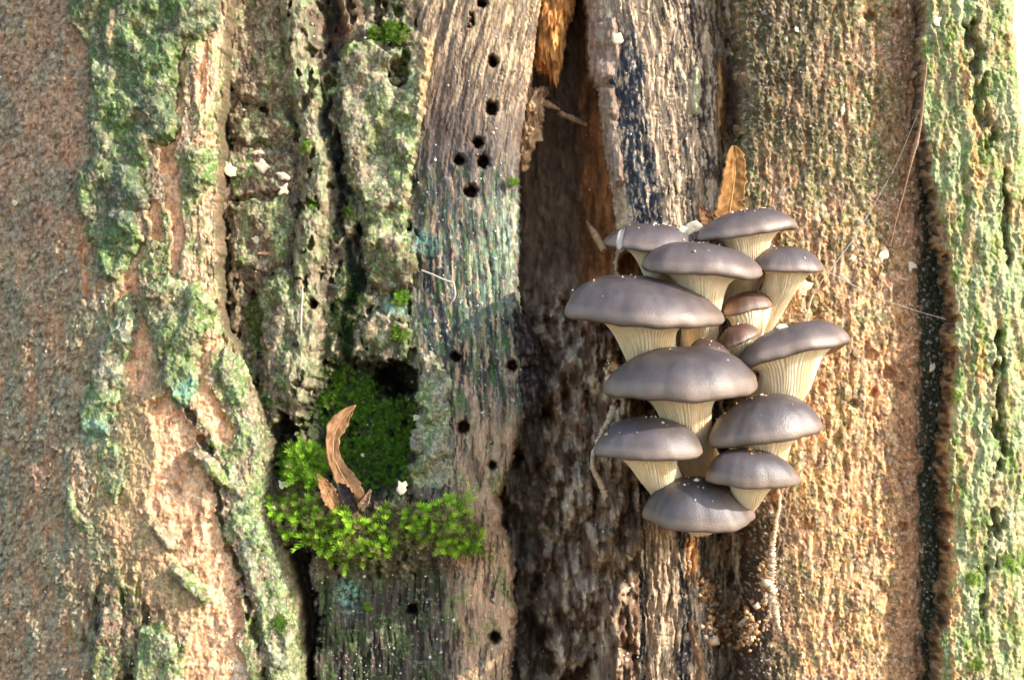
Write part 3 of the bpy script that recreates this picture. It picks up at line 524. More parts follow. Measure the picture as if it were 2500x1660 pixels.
plate('bark_flake', [(250, 1490), (280, 1460), (300, 1520), (290, 1620), (270, 1840), (225, 1840), (230, 1600)], 18, base_L, 415, trunk, lin(150, 120, 100), .0, .2)
# plates on the dead wood
def ex_D(p, px, py, h):
    h -= 70 * sst(1.15, .7, np.hypot((px - 972) / 26, (py - 178) / 36)) + 60 * sst(1.15, .7, np.hypot((px - 990) / 12, (py - 140) / 18))
    p.mix(sst(1010, 1040, px + 10 * perlin(px / 20, py / 30, 5)) * sst(330, 240, py), lin(196, 166, 128), .8)
    p.mix(sst(560, 660, py) * nmask(px, py, 20, 20, 306, -.1, .3), BROWN, .6)
PD = [(834, 140), (850, 112), (900, 96), (960, 124), (1030, 92), (1050, 110), (1038, 220), (1024, 330), (1008, 400), (998, 470), (985, 560), (1000, 600), (1014, 640), (1004, 690), (940, 716), (905, 690), (886, 600), (900, 540), (880, 480), (850, 420), (838, 330), (832, 220)]
plate('bark_plate', PD, 30, lambda x, y: base_M(x, y) + 4, 420, trunk, lin(142, 132, 108), .1, .22, extra=ex_D, gs=1.1)
plate('bark_plate', [(880, 790), (925, 760), (1000, 796), (985, 822), (925, 852), (892, 836)], 26, base_M, 430, trunk, lin(140, 128, 108), .05, .1)
plate('bark_plate', [(640, 690), (700, 650), (740, 690), (752, 800), (764, 862), (756, 900), (733, 950), (701, 970), (662, 938), (644, 872), (636, 780)], 28, base_M, 440, trunk, lin(138, 126, 110), .0, .12, lift=14, gs=.9)
plate('bark_plate', [(556, -190), (690, -190), (688, 40), (700, 180), (690, 240), (640, 250), (590, 240), (560, 200)], 16, base_M, 445, trunk, lin(146, 124, 98), -.1, .05)
plate('bark_plate', [(560, 280), (600, 262), (640, 300), (690, 262), (720, 320), (690, 350), (640, 345), (600, 350), (566, 330)], 18, base_M, 450, trunk, lin(140, 118, 96), -.1, .1)
plate('bark_plate', [(560, 370), (640, 362), (720, 376), (716, 460), (650, 474), (570, 486)], 15, base_M, 455, trunk, lin(134, 110, 90), -.1, .08)
plate('bark_plate', [(566, 500), (640, 486), (712, 474), (716, 560), (700, 640), (640, 668), (570, 640)], 20, base_M, 460, trunk, lin(140, 122, 102), .0, .12)
PG = [(1031, 893), (1036, 936), (1018, 973), (1040, 1005), (1022, 1042), (1004, 1068), (1009, 1098), (1029, 1110), (1006, 1137), (1005, 1188), (1029, 1204), (1072, 1195), (1106, 1186), (1100, 1095), (1096, 989), (1106, 936), (1061, 866), (1037, 866)]
plate('bark_plate', PG, 34, lambda x, y: base_M(x, y) - 6 + 14 * sst(1100, 1020, x), 470, trunk, lin(162, 158, 136), .08, .2, warp=15, gs=.8)
def ex_char(p, px, py, h): p.c *= 0; p.c += lin(62, 50, 46).astype(np.float32); p.mix(nmask(px, py, 10, 22, 307, .1, .25), lin(150, 122, 100), .7); p.mix(nmask(px, py, 12, 16, 308, .15, .2), BLK, .8)
plate('wood_nub', [(1270, 908), (1304, 900), (1322, 918), (1320, 962), (1312, 1008), (1288, 1026), (1274, 980)], 34, lambda x, y: -62 + 0 * x, 480, trunk, BROWN, 0, 0, warp=4, extra=ex_char, mat=M_wood)
plate('wood_nub', [(1258, 760), (1284, 786), (1306, 830), (1312, 888), (1276, 898), (1262, 840)], 30, lambda x, y: -68 + 0 * x, 485, trunk, BROWN, 0, 0, warp=4, extra=ex_char, mat=M_wood)
# splinters of the split wood beside the hollow
def ex_const(c, c2): 
    def f(p, px, py, h): p.c *= 0; p.c += c.astype(np.float32); p.mix(nmask(px, py, 8, 50, 309, .05, .25), c2, .7)
    return f
plate('splinter', [(1746, 150), (1762, 150), (1770, 220), (1760, 330), (1748, 350), (1742, 260)], 34, lambda x, y: base_W(x, y) - 30, 490, trunk, TAN, 0, 0, warp=3, extra=ex_const(lin(206, 158, 104), lin(140, 98, 62)), mat=M_wood)
plate('splinter', [(1694, 165), (1706, 165), (1708, 230), (1702, 275), (1692, 270)], 16, base_W, 495, trunk, TAN, 0, 0, warp=2, extra=ex_const(lin(206, 200, 164), lin(170, 160, 126)), mat=M_wood)
plate('splinter', [(1446, 62), (1500, 44), (1512, 120), (1508, 186), (1472, 204), (1448, 168)], 22, base_W, 500, trunk, TAN, 0, 0, warp=4, extra=ex_const(lin(186, 164, 146), lin(150, 124, 104)), mat=M_wood)
plate('splinter', [(1470, 220), (1500, 214), (1512, 330), (1520, 440), (1500, 450), (1484, 340)], 16, lambda x, y: base_W(x, y) + 3, 505, trunk, TAN, 0, 0, warp=4, extra=ex_const(lin(180, 158, 138), lin(140, 116, 98)), mat=M_wood)
plate('splinter', [(1788, 150), (1800, 160), (1806, 260), (1800, 330), (1788, 300)], 16, lambda x, y: base_W(x, y) - 10, 507, trunk, TAN, 0, 0, warp=3, extra=ex_const(lin(126, 100, 84), lin(90, 70, 60)), mat=M_wood)
plate('splinter', [(1680, 1515), (1692, 1512), (1716, 1600), (1730, 1700), (1712, 1700), (1698, 1610)], 22, lambda x, y: base_W(x, y) - 6, 509, trunk, TAN, 0, 0, warp=2, extra=ex_const(lin(206, 168, 130), lin(160, 124, 92)), mat=M_wood)
# crumbling orange heartwood hanging inside the top of the hollow, and slivers
def lump(name, c, r, seed, colr, parent=None, mat=None, amp=.35, n=16, rot=0., c2=None, **k):
    co, q = lump_co(c, r, seed, amp, n, rot); cc = np.ones_like(co) * colr
    if c2 is not None:
        t = nmask(co[:, 0] / S, co[:, 2] / S, 14, 30, seed, .05, .25)[:, None]; cc = cc * (1 - t) + c2 * t
    return obj(name, mesh_np(name, co, q, None, cc), mat or M_rot, parent, **k)
lump('rotten_wood', (1345, 40, -190), (34, 140, 60), 1, lin(226, 164, 96), trunk, c2=lin(160, 100, 52), n=40, amp=.5)
lump('rotten_wood', (1378, -10, -215), (26, 80, 40), 2, lin(200, 140, 84), trunk, c2=lin(136, 90, 50), n=30, amp=.5)
lump('rotten_wood', (1330, 130, -200), (26, 50, 40), 3, lin(216, 150, 84), trunk, c2=lin(150, 96, 50), n=24, amp=.5)
for i, (x, y, rx, ry) in enumerate([(1304, 262, 24, 44), (1288, 320, 28, 46), (1274, 380, 18, 34), (1322, 226, 16, 12), (1306, 318, 16, 26)]):
    lump('rotten_wood', (x, y, -190 - 5 * i), (rx, ry, 24), 5 + i, lin(196, 160, 122), trunk, c2=lin(128, 96, 68), n=30, amp=.75)
tube('splinter', [(1310, 246, -200), (1340, 256, -215), (1366, 268, -235)], [11, 9, 2], M_rot, trunk, rough=.3).data.color_attributes.new('Col', 'FLOAT_COLOR', 'POINT')
tube('splinter', [(1365, 276, -240), (1400, 290, -260), (1432, 306, -280)], [6, 8, 4], M_rot, trunk, rough=.3)
tube('splinter', [(1432, 540, -230), (1455, 575, -190), (1475, 612, -170)], [2, 10, 8], M_rot, trunk, rough=.25)
for o in trunk.children:
    if o.name.startswith('splinter') and o.data.color_attributes.get('Col') is None or (o.name.startswith('splinter') and len(o.data.vertices) < 400):
        a = o.data.color_attributes.get('Col') or o.data.color_attributes.new('Col', 'FLOAT_COLOR', 'POINT')
        if len(o.data.vertices) < 400: a.data.foreach_set('color', np.tile(np.append(lin(170, 132, 98), 1), len(o.data.vertices)).astype(np.float32))

# ------------------------------------------------------------------ surface lookup
FIELDS = [(f_L, -360, 765), (f_M, 500, 1350), (f_H, 1120, 1560), (f_W, 1420, 1830), (f_R, 1760, 2330), (f_F, 2215, 2640)]
def surf(x, y):
    x = np.atleast_1d(np.asarray(x, np.float32)); y = np.atleast_1d(np.asarray(y, np.float32)); r = np.full(x.shape, -1e4)
    for f, a, b in FIELDS:
        h, _, _, k = f(x, y); ok = k & (x > a) & (x < b); r = np.where(ok, np.maximum(r, h), r)
    return r
def surf1(x, y): return float(surf(x, y)[0])

# ------------------------------------------------------------------ mushrooms
CREAM = lin(255, 234, 198); CREAM2 = lin(252, 208, 156)
MUSH = {}
def mushroom(key, label, cx, cy, R, dome, hc, roll, pitch, peak, base, rs, sx=0., ratio=.8, tone=1., warm=0., ngill=58, notch=False, seed=1, wob=.055):
    roll, pitch = math.radians(roll), math.radians(pitch); Ry = R * ratio
    e1 = np.array([math.cos(roll), math.sin(roll), 0]); n0 = np.array([-math.sin(roll), math.cos(roll), 0]); z = np.array([0, 0, 1.])
    n = n0 * math.cos(pitch) + z * math.sin(pitch); e2 = z * math.cos(pitch) - n0 * math.sin(pitch); c = np.array([cx, -cy, hc])
    def toW(P): return W(P[..., 0], -P[..., 1], P[..., 2])
    # cap
    nth = 192; th = np.arange(nth) * 2 * np.pi / nth; kk = .10
    rho = np.concatenate([np.linspace(0, 1, 44)[:-1] ** .8, (1 - kk) + kk * np.cos(np.linspace(0, 2.7, 14)), [.80, .7]])
    pw = .54 + .2 * ((seed * 37) % 10) / 10
    zz = np.concatenate([dome * (1 - (np.linspace(0, 1, 44)[:-1] ** .8) ** 2.3) ** pw, -kk * R * .8 * np.sin(np.linspace(0, 2.7, 14)), [-.02 * R, .02 * R]])
    TH, RO = np.meshgrid(th, rho); ZZ = np.repeat(zz[:, None], nth, 1)
    wb = 1 + wob * RO * (perlin(np.cos(TH) * 1.3 + seed, np.sin(TH) * 1.3 + seed * 2, 3) * 1.6 + .5 * perlin(np.cos(TH) * 3.2 + seed, np.sin(TH) * 3.2, 4))
    a = R * RO * np.cos(TH) * wb + peak * R * np.clip(1 - RO ** 2, 0, 1); b = Ry * RO * np.sin(TH) * wb
    droop = perlin(np.cos(TH) * 1.1 + seed * 3, np.sin(TH) * 1.1 - seed, 6) *   .05 * R * RO ** 3 + perlin(np.cos(TH) * 2.8 + seed, np.sin(TH) * 2.8 + 3, 7) *   .014 * R * RO ** 4
    Z = ZZ + droop + .010 * R * fbm(a / 50 + seed, b / 50, 2, 8)
    t = np.clip(RO, 0, 1); lipm = np.zeros_like(RO); lipm[43:] = 1
    under0 = np.zeros_like(RO); under0[47:] = 1
    c0 = lin(70, 59, 57) * tone; c1 = lin(106, 88, 76) * tone
    c0 = c0 * (1 - warm) + lin(96, 58, 36) * warm; c1 = c1 * (1 - warm) + lin(118, 76, 48) * warm
    cc = c0 + (sst(.55, 1., t) * (1 - .3 * lipm))[..., None] * (c1 - c0)
    cc = cc + (sst(.25, .6, t) * sst(1., .8, t) * .55 * (1 - warm))[..., None] * (lin(86, 79, 80) * tone - cc)  # greyer band at mid radius: sky sheen painted into the skin colour
    cc = cc * (1 + .16 * fbm(a / 30 + seed, b / 30, 3, 9) + .10 * fbm(TH * 9, RO * 1.6 + seed, 3, 10) * sst(.1, .4, RO))[..., None]
    cc = cc + (sst(.93, .99, t) * (1 - under0) * .5)[..., None] * (lin(150, 128, 110) - cc)
    under = np.zeros_like(RO); under[50:] = 1; cc = cc + (under * .55)[..., None] * (lin(150, 118, 90) - cc)
    if notch:
        m = sst(9, 3, np.abs(a + .60 * R + .12 * b)) * sst(.1, .3, b / Ry) * (RO < 1.01) * sst(.45, .6, RO); Z = Z - 7 * m; cc = cc + m[..., None] * (lin(206, 190, 172) - cc)
    P = c + a[..., None] * e1 + b[..., None] * e2 + Z[..., None] * n
    MUSH[key] = (c, e1, e2, n, R, Ry, dome, peak)
    root = empty('oyster_mushroom', label, 'mushroom', tuple(toW(np.array([base[0], -base[1], base[2]]))), None)
    M0 = __import__('mathutils').Matrix.Translation(-root.location)
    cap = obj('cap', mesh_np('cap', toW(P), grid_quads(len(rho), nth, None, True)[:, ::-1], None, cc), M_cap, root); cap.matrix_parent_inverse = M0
    # gilled funnel running down into the stem
    B = np.array([base[0], -base[1], base[2]], float); nr = 42; nt_ = ngill * 6
    p0 = c - .01 * R * n; p1 = c - (.55 if B[1] < c[1] - .4 * R else .2) * R * n - .30 * Ry * e2 + sx * R * e1; p2 = (p1 + B) / 2 - n * .1 * R; p3 = B
    u = np.linspace(0, 1, nr) ** 1.7
    bz = lambda q: ((1 - q) ** 3)[:, None] * p0 + (3 * q * (1 - q) ** 2)[:, None] * p1 + (3 * q * q * (1 - q))[:, None] * p2 + (q ** 3)[:, None] * p3
    ctr = bz(u); seg = np.concatenate([[0], np.cumsum(np.linalg.norm(np.diff(ctr, axis=0), axis=1))]); d = seg
    T = -np.gradient(ctr, axis=0); T /= np.linalg.norm(T, axis=1)[:, None]
    w = sst(0, .55 * R, d)[:, None]; T = n * (1 - w) + T * w; T /= np.linalg.norm(T, axis=1)[:, None]
    a1 = e1 - (T @ e1)[:, None] * T; a1 /= np.linalg.norm(a1, axis=1)[:, None]; a2 = np.cross(T, a1); a2 = a2 * np.sign((a2 @ e2))[:, None]
    rr = rs * (.86 + .55 * np.exp(-d / (.42 * R))) + (.885 * R - rs * 1.41) * np.exp(-d / (.085 * R))
    TH = np.arange(nt_) * 2 * np.pi / nt_; D2, T2 = np.meshgrid(d, TH, indexing='ij')
    ph = T2 * ngill + 2.6 * perlin(np.cos(T2) * 2.5 + seed, np.sin(T2) * 2.5 + D2 / (.5 * R), 11) * 2 + .8 * perlin(T2 * 5, D2 / (.3 * R), 12)
    gill = np.abs(np.sin(ph / 2)); amp = np.clip(.05 * rs + 2.4, 2.4, 5.5) * np.exp(-(D2 / (1.25 * R)) ** 2) * (.25 + 1.2 * nmask(T2 * 60, D2, 22, 70, 13 + seed, 0, .3))
    rad = rr[:, None] * (1 + .05 * perlin(np.cos(T2) * 1.2 + seed, np.sin(T2) * 1.2 + D2 / (R), 14)) - amp * (1 - gill)
    rad = np.minimum(rad, .9 * R)
    ry = np.clip(ratio + (1 - ratio) * d / (.5 * R), ratio, 1)[:, None]
    Q = ctr[:, None] + rad[..., None] * np.cos(T2)[..., None] * a1[:, None] + (rad * ry)[..., None] * np.sin(T2)[..., None] * a2[:, None]
    gc = CREAM + (nmask(T2 * 120, D2, 14, 160, 15 + seed, .1, .35) * .5)[..., None] * (CREAM2 - CREAM)
    gc = gc + (sst(.7, .0, gill) * np.exp(-(D2 / (1.1 * R)) ** 2) * .35)[..., None] * (lin(238, 196, 142) - gc)
    split = int(nr * .62)
    for nm, s0, s1 in (('gills', 0, split + 1), ('stem', split, nr)):
        me = mesh_np(nm, toW(Q[s0:s1]), grid_quads(s1 - s0, nt_, None, True)[:, ::-1], None, gc[s0:s1]); o = obj(nm, me, M_stem, cap if nm == 'gills' else root)
        if nm == 'stem': o.matrix_parent_inverse = M0
    return root
# key, label, centre, radius, dome, depth, roll, pitch, peak, root, stem radius
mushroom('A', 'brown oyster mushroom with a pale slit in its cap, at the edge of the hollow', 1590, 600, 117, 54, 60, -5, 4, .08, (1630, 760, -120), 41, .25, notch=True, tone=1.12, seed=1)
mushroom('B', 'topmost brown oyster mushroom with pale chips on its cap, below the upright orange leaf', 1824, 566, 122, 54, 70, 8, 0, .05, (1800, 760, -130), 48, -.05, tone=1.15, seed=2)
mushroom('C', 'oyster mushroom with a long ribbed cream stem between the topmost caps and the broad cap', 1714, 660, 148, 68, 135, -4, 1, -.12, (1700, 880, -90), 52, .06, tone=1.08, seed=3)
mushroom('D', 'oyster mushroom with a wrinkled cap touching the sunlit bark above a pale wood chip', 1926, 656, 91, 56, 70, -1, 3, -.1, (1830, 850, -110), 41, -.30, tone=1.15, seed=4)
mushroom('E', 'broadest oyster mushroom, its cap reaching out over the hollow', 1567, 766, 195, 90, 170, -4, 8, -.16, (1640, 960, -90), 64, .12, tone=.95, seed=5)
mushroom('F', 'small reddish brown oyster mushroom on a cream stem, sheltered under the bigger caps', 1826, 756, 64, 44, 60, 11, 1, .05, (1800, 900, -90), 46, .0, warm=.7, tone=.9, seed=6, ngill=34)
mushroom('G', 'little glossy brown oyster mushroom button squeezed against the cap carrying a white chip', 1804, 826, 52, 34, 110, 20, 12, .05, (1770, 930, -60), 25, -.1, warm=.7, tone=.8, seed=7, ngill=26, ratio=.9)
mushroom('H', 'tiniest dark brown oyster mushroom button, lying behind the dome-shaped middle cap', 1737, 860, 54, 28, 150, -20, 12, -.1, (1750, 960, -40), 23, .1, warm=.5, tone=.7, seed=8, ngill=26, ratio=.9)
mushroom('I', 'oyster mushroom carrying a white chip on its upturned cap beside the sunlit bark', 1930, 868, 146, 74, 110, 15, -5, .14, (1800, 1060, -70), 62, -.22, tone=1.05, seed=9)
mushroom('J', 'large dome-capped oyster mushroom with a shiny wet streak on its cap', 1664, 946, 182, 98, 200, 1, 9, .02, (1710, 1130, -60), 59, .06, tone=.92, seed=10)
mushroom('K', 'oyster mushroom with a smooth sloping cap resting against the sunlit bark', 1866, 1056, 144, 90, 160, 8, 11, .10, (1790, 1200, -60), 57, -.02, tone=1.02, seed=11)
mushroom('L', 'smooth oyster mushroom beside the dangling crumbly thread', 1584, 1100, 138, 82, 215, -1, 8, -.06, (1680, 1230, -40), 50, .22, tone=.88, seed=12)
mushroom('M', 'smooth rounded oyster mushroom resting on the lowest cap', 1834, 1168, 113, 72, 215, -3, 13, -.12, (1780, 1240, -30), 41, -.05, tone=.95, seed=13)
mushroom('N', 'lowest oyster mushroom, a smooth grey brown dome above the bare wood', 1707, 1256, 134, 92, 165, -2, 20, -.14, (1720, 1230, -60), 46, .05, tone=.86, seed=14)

# ------------------------------------------------------------------ fallen leaves
def leaf(label, spine, widths, tilt, cup, c1, c2, seed, twist=0., rib=True, group=None):
    P = np.array(spine, float); n = 48; t = np.linspace(0, len(P) - 1, n)
    pp = np.stack([np.interp(t, range(len(P)), P[:, i]) for i in range(3)], 1)
    for _ in range(12): pp[1:-1] = (pp[:-2] + 2 * pp[1:-1] + pp[2:]) / 4
    w = np.interp(t, np.linspace(0, len(P) - 1, len(widths)), widths)
    for _ in range(4): w[1:-1] = (w[:-2] + 2 * w[1:-1] + w[2:]) / 4
    T = np.gradient(pp * [1, -1, 1], axis=0); T /= np.linalg.norm(T, axis=1)[:, None]
    ang = math.radians(tilt) + np.radians(twist) * np.linspace(0, 1, n); ref = np.stack([np.cos(ang), 0 * ang, np.sin(ang)], 1)
    s = ref - (ref * T).sum(1)[:, None] * T; s /= np.linalg.norm(s, axis=1)[:, None]; nn = np.cross(s, T); nn *= np.sign(nn[:, 2:3] + 1e-6)
    m = 15; v = np.linspace(-1, 1, m); U, V = np.meshgrid(np.arange(n), v, indexing='ij')
    jag = 1 + .30 * fbm(U / 2.5 + 40 * (V > 0), 0 * V, 3, seed) * np.abs(V)
    off = (w[:, None] / 2 * V * jag)
    bend = cup * w[:, None] * (V ** 2) * .5 + 3.0 * fbm(U / 6, V * 2, 3, seed + 2) - 2.0 * np.exp(-(V / .1) ** 2) + 1.2 * np.sin(U * 1.5 + np.abs(V) * 4) * np.abs(V)
    Q = (pp * [1, -1, 1])[:, None] + off[..., None] * s[:, None] + bend[..., None] * nn[:, None]
    col = c1 + (nmask(U * 6, V * 40, 30, 30, seed + 4, 0, .35))[..., None] * (c2 - c1); vein = sst(.75, .95, np.abs(np.sin(U * .55 + np.abs(V) * 3))) * .25
    col = col + vein[..., None] * (c1 * 1.3 - col)
    root = empty('dry_leaf', label, 'leaf', tuple(W(np.array(P[0, 0]), np.array(P[0, 1]), P[0, 2])), group); M0 = __import__('mathutils').Matrix.Translation(-root.location)
    o = obj('blade', mesh_np('blade', W(Q[..., 0], -Q[..., 1], Q[..., 2]), grid_quads(n, m), None, col), M_leaf, root); o.matrix_parent_inverse = M0
    md = o.modifiers.new('thickness', 'SOLIDIFY'); md.thickness = .0003; md.offset = 0
    if rib:
        mid = Q[:, m // 2] + nn * 1.2
        r = tube('midrib', [(a, -b, c) for a, b, c in mid[::4]], [2.2, 1.8, .8], M_leaf, o, n=6)
        at = r.data.color_attributes.new('Col', 'FLOAT_COLOR', 'POINT'); at.data.foreach_set('color', np.tile(np.append(np.minimum(c1 * 1.5, .8), 1), len(r.data.vertices)).astype(np.float32))
    return root
q6 = lambda pts, hs: [(x / K5 + 500, y / K5 + 830, h) for (x, y), h in zip(pts, hs)]
leaf('tall curled brown leaf standing in the mossy pocket', q6([(685, 785), (690, 715), (655, 655), (612, 590), (588, 520), (590, 450), (612, 392), (652, 340), (696, 300)], [30, 36, 34, 28, 20, 8, -6, -16, -20]), [26, 60, 52, 36, 30, 34, 50, 30, 3], -6, .16, lin(196, 146, 98), lin(146, 98, 58), 1, 10)
leaf('short pointed tan leaf leaning in the moss next to the tall curled leaf', q6([(612, 800), (585, 740), (556, 680), (518, 616)], [46, 48, 44, 36]), [14, 42, 36, 3], -10, .3, lin(188, 140, 92), lin(150, 100, 58), 2)
leaf('dark folded leaf at the foot of the tall curled leaf', q6([(700, 790), (672, 740), (640, 690), (618, 660)], [52, 54, 46, 38]), [20, 40, 30, 4], 20, .5, lin(84, 64, 58), lin(58, 42, 38), 3)
leaf('small crumpled beige leaf scrap beside the foot of the tall curled leaf', q6([(712, 775), (740, 752), (765, 690)], [46, 44, 36]), [16, 22, 5], 15, .4, lin(196, 160, 120), lin(150, 112, 76), 4, rib=False)
q3 = lambda pts, hs: [(x / K5 + 1200, y / K5, h) for (x, y), h in zip(pts, hs)]
leaf('upright orange tan leaf stuck in the crevice behind the topmost mushroom', q3([(1080, 1080), (1095, 1000), (1112, 890), (1126, 780), (1118, 672)], [10, 8, 6, 4, 2]), [66, 68, 70, 70, 68, 64, 60, 57, 54, 50, 42, 12], 4, .15, lin(206, 150, 84), lin(170, 112, 54), 5)
leaf('small folded brown leaf behind the pale chip between the upper caps', q3([(1010, 1060), (985, 1000), (955, 950)], [30, 26, 20]), [40, 34, 4], -12, .4, lin(150, 104, 62), lin(110, 72, 42), 6)

# ------------------------------------------------------------------ moss
def moss(name, pts, dirs, ln, nl, ll, colour, seed, label, cat='moss', group=None, kind=None, dead=.2):
    """pts (N,3) in px space (x,py,h); dirs (N,3) x, up, towards camera"""
    r = np.random.default_rng(seed); N = len(pts); P = pts * [1, -1, 1]; d = dirs + r.normal(0, .35, (N, 3)); d /= np.linalg.norm(d, axis=1)[:, None]
    a = np.cross(d, r.normal(0, 1, (N, 3))); a /= np.linalg.norm(a, axis=1)[:, None]; b = np.cross(d, a)
    L = ln * r.uniform(.35, 1.3, N) * np.where(r.random(N) < .12, 1.5, 1); f = np.linspace(.15, 1, nl); ph = np.arange(nl) * 2.4
    sag = np.array([0, -1, 0]) * (L * .25)[:, None, None] * (f ** 2)[None, :, None]
    base = P[:, None] + d[:, None] * (L[:, None] * f)[..., None] + sag
    o = a[:, None] * np.cos(ph)[None, :, None] + b[:, None] * np.sin(ph)[None, :, None]
    k = (1.0 - .75 * f)[None, :, None]; dr = o * (.35 + k) + d[:, None] * (1.25 - k * .7); dr /= np.linalg.norm(dr, axis=2)[..., None]
    sd_ = np.cross(dr, o + d[:, None] * .3); sd_ /= np.linalg.norm(sd_, axis=2)[..., None] + 1e-9; up_ = np.cross(sd_, dr)
    l = ll * r.uniform(.7, 1.3, (N, nl, 1)) * (1 - .25 * f)[None, :, None]
    v = np.stack([base, base + dr * l * .45 + sd_ * l * .09 + up_ * l * .05, base + dr * l - up_ * l * .1, base + dr * l * .45 - sd_ * l * .09 + up_ * l * .05], 2).reshape(-1, 3)
    i = np.arange(N * nl) * 4; tris = np.concatenate([np.stack([i, i + 1, i + 2], 1), np.stack([i, i + 2, i + 3], 1)])
    base_c = colour * r.uniform(.6, 1.35, (N, 1)); yl = r.random((N, 1)) < dead; base_c = np.where(yl, lin(172, 160, 104) * r.uniform(.7, 1.1, (N, 1)), base_c)
    lc = base_c[:, None] * (.75 + .5 * f)[None, :, None] * np.ones((N, nl, 1)); lc = np.repeat(lc.reshape(-1, 3), 4, 0)
    return obj(name, mesh_np(name, W(v[:, 0], -v[:, 1], v[:, 2]), None, tris, lc, smooth=False), M_moss, None, label=label, cat=cat, group=group, kind=kind)
def scatter(poly, n, seed):
    r = np.random.default_rng(seed); a = np.array(poly); out = []
    while len(out) < n:
        x = r.uniform(a[:, 0].min(), a[:, 0].max(), n * 3); y = r.uniform(a[:, 1].min(), a[:, 1].max(), n * 3)
        m = sdf(x + 8 * perlin(x / 20, y / 20, seed), y, poly) > 0; out += list(zip(x[m], y[m]))
    return np.array(out[:n])
def moss_on(name, poly, n, seed, d, ln, nl, ll, colour, label, sink=3, clump=0., **k):
    xy = scatter(poly, n, seed)
    if clump: m = fbm(xy[:, 0] / 24, xy[:, 1] / 24, 2, seed) > clump - .3; xy = xy[m]
    h = surf(xy[:, 0], xy[:, 1]) - sink; pts = np.column_stack([xy, h]); dirs = np.tile(np.array(d, float), (len(pts), 1))
    return moss(name, pts, dirs, ln, nl, ll, colour, seed, label, **k)
SHELF = up((500, 830), K5, [(280, 780), (330, 695), (430, 655), (560, 745), (640, 800), (800, 825), (880, 780), (1100, 745), (1185, 765), (1270, 890), (1240, 970), (1180, 990), (1090, 975), (1040, 985), (850, 985), (760, 1010), (640, 1050), (520, 990), (480, 930), (380, 960), (340, 880)])
moss_on('moss', SHELF, 760, 1, (0, .45, .8), 36, 34, 18, lin(170, 206, 66), 'bright green feathery moss covering the ledge in front of the tall curled leaf', clump=.3, kind='stuff', dead=.2)
moss_on('moss', SHELF, 1300, 9, (0, .2, .8), 18, 14, 12, lin(150, 142, 84), 'dull olive older moss under the bright sprigs on the ledge', kind='stuff', dead=.5)
moss_on('moss', up((500, 830), K5, [(380, 510), (520, 495), (570, 560), (560, 640), (500, 690), (400, 660), (365, 600)]), 190, 2, (-.1, .5, .7), 36, 34, 18, lin(146, 184, 58), 'bright upright moss clump behind the short pointed tan leaf', sink=-26, kind='stuff', dead=.05)
moss_on('moss', up((500, 830), K5, [(500, 330), (560, 180), (640, 120), (760, 190), (860, 240), (960, 280), (985, 400), (950, 560), (960, 650), (820, 680), (700, 690), (600, 640), (560, 520), (560, 420)]), 2600, 3, (0, .3, .8), 18, 14, 11, lin(112, 154, 42), 'dark green moss carpet lining the back of the wood pocket', clump=.22, kind='stuff', dead=.04)
moss_on('moss', [(835, 660), (880, 680), (880, 760), (850, 880), (800, 930), (780, 900), (800, 780)], 420, 4, (0, .2, .8), 13, 10, 9, lin(66, 98, 28), 'dark moss filling the black groove above the pocket', kind='stuff', dead=.05)
moss_on('moss', [(600, 740), (645, 730), (640, 850), (620, 900), (650, 960), (700, 980), (640, 1000), (610, 930)], 260, 5, (0, .2, .8), 12, 10, 9, lin(84, 118, 34), 'mossy film down the sunken wood beside the green bark edge', kind='stuff', dead=.1)
def tuft(x, y, rx, ry, n, seed, label, col=lin(136, 174, 52), ln=15, ll=10):
    poly = [(x + rx * math.cos(t), y + ry * math.sin(t)) for t in np.arange(12) * math.pi / 6]
    return moss_on('moss_tuft', poly, n, seed, (0, .35, .85), ln, 12, ll, col, label, sink=-8, group='small moss tufts on the trunk', dead=.1)
tuft(950, 82, 52, 26, 240, 11, 'moss tuft on the highest bark plate of the dead wood', lin(112, 150, 40))
tuft(978, 728, 18, 16, 60, 12, 'moss tuft growing beside the blue green lichen patch')
tuft(970, 814, 22, 18, 80, 13, 'moss tuft on the bark lip above the mossy pocket')
tuft(747, 362, 12, 16, 40, 14, 'tiny moss tuft on the pale bark ridge near the white chips', ln=10, ll=8)
tuft(764, 500, 10, 12, 30, 15, 'tiny moss tuft beside the black groove', ln=9, ll=7)
tuft(1254, 446, 9, 11, 30, 16, 'tiny moss sprig on the smooth rim of the hollow', ln=12, ll=9)
tuft(398, 318, 22, 14, 50, 17, 'moss tuft at the lower lip of the large green bark plate', lin(104, 146, 30), 10, 8)
tuft(688, 1524, 20, 24, 60, 18, 'moss tuft beside the dark crevice below the ledge', lin(100, 140, 34))
tuft(898, 1482, 11, 10, 26, 19, 'tiny moss tuft beside the pale lichen under the ledge', ln=10, ll=8)
tuft(2336, 968, 14, 10, 36, 20, 'tiny moss tuft on the rim of the bright furrowed ridge', ln=10, ll=8)
tuft(2372, 1412, 16, 16, 50, 21, 'moss tuft low on the face of the bright furrowed ridge', ln=10, ll=8)
tuft(2458, 1370, 14, 14, 40, 22, 'moss tuft at the outer furrow of the bright ridge', ln=10, ll=8)
tuft(2384, 1624, 18, 16, 50, 23, 'lowest moss tuft on the bright furrowed ridge', ln=10, ll=8)
tuft(586, 960, 12, 12, 30, 24, 'tiny moss tuft on the green bark strip beside the pocket', ln=9, ll=8)
tuft(850, 520, 12, 18, 40, 25, 'moss tuft inside the black groove', lin(90, 120, 34), 9, 8)
tuft(1150, 1340, 26, 14, 60, 26, 'moss sprigs trailing from the mossy ledge at its end nearest the hollow', ln=18, ll=12)

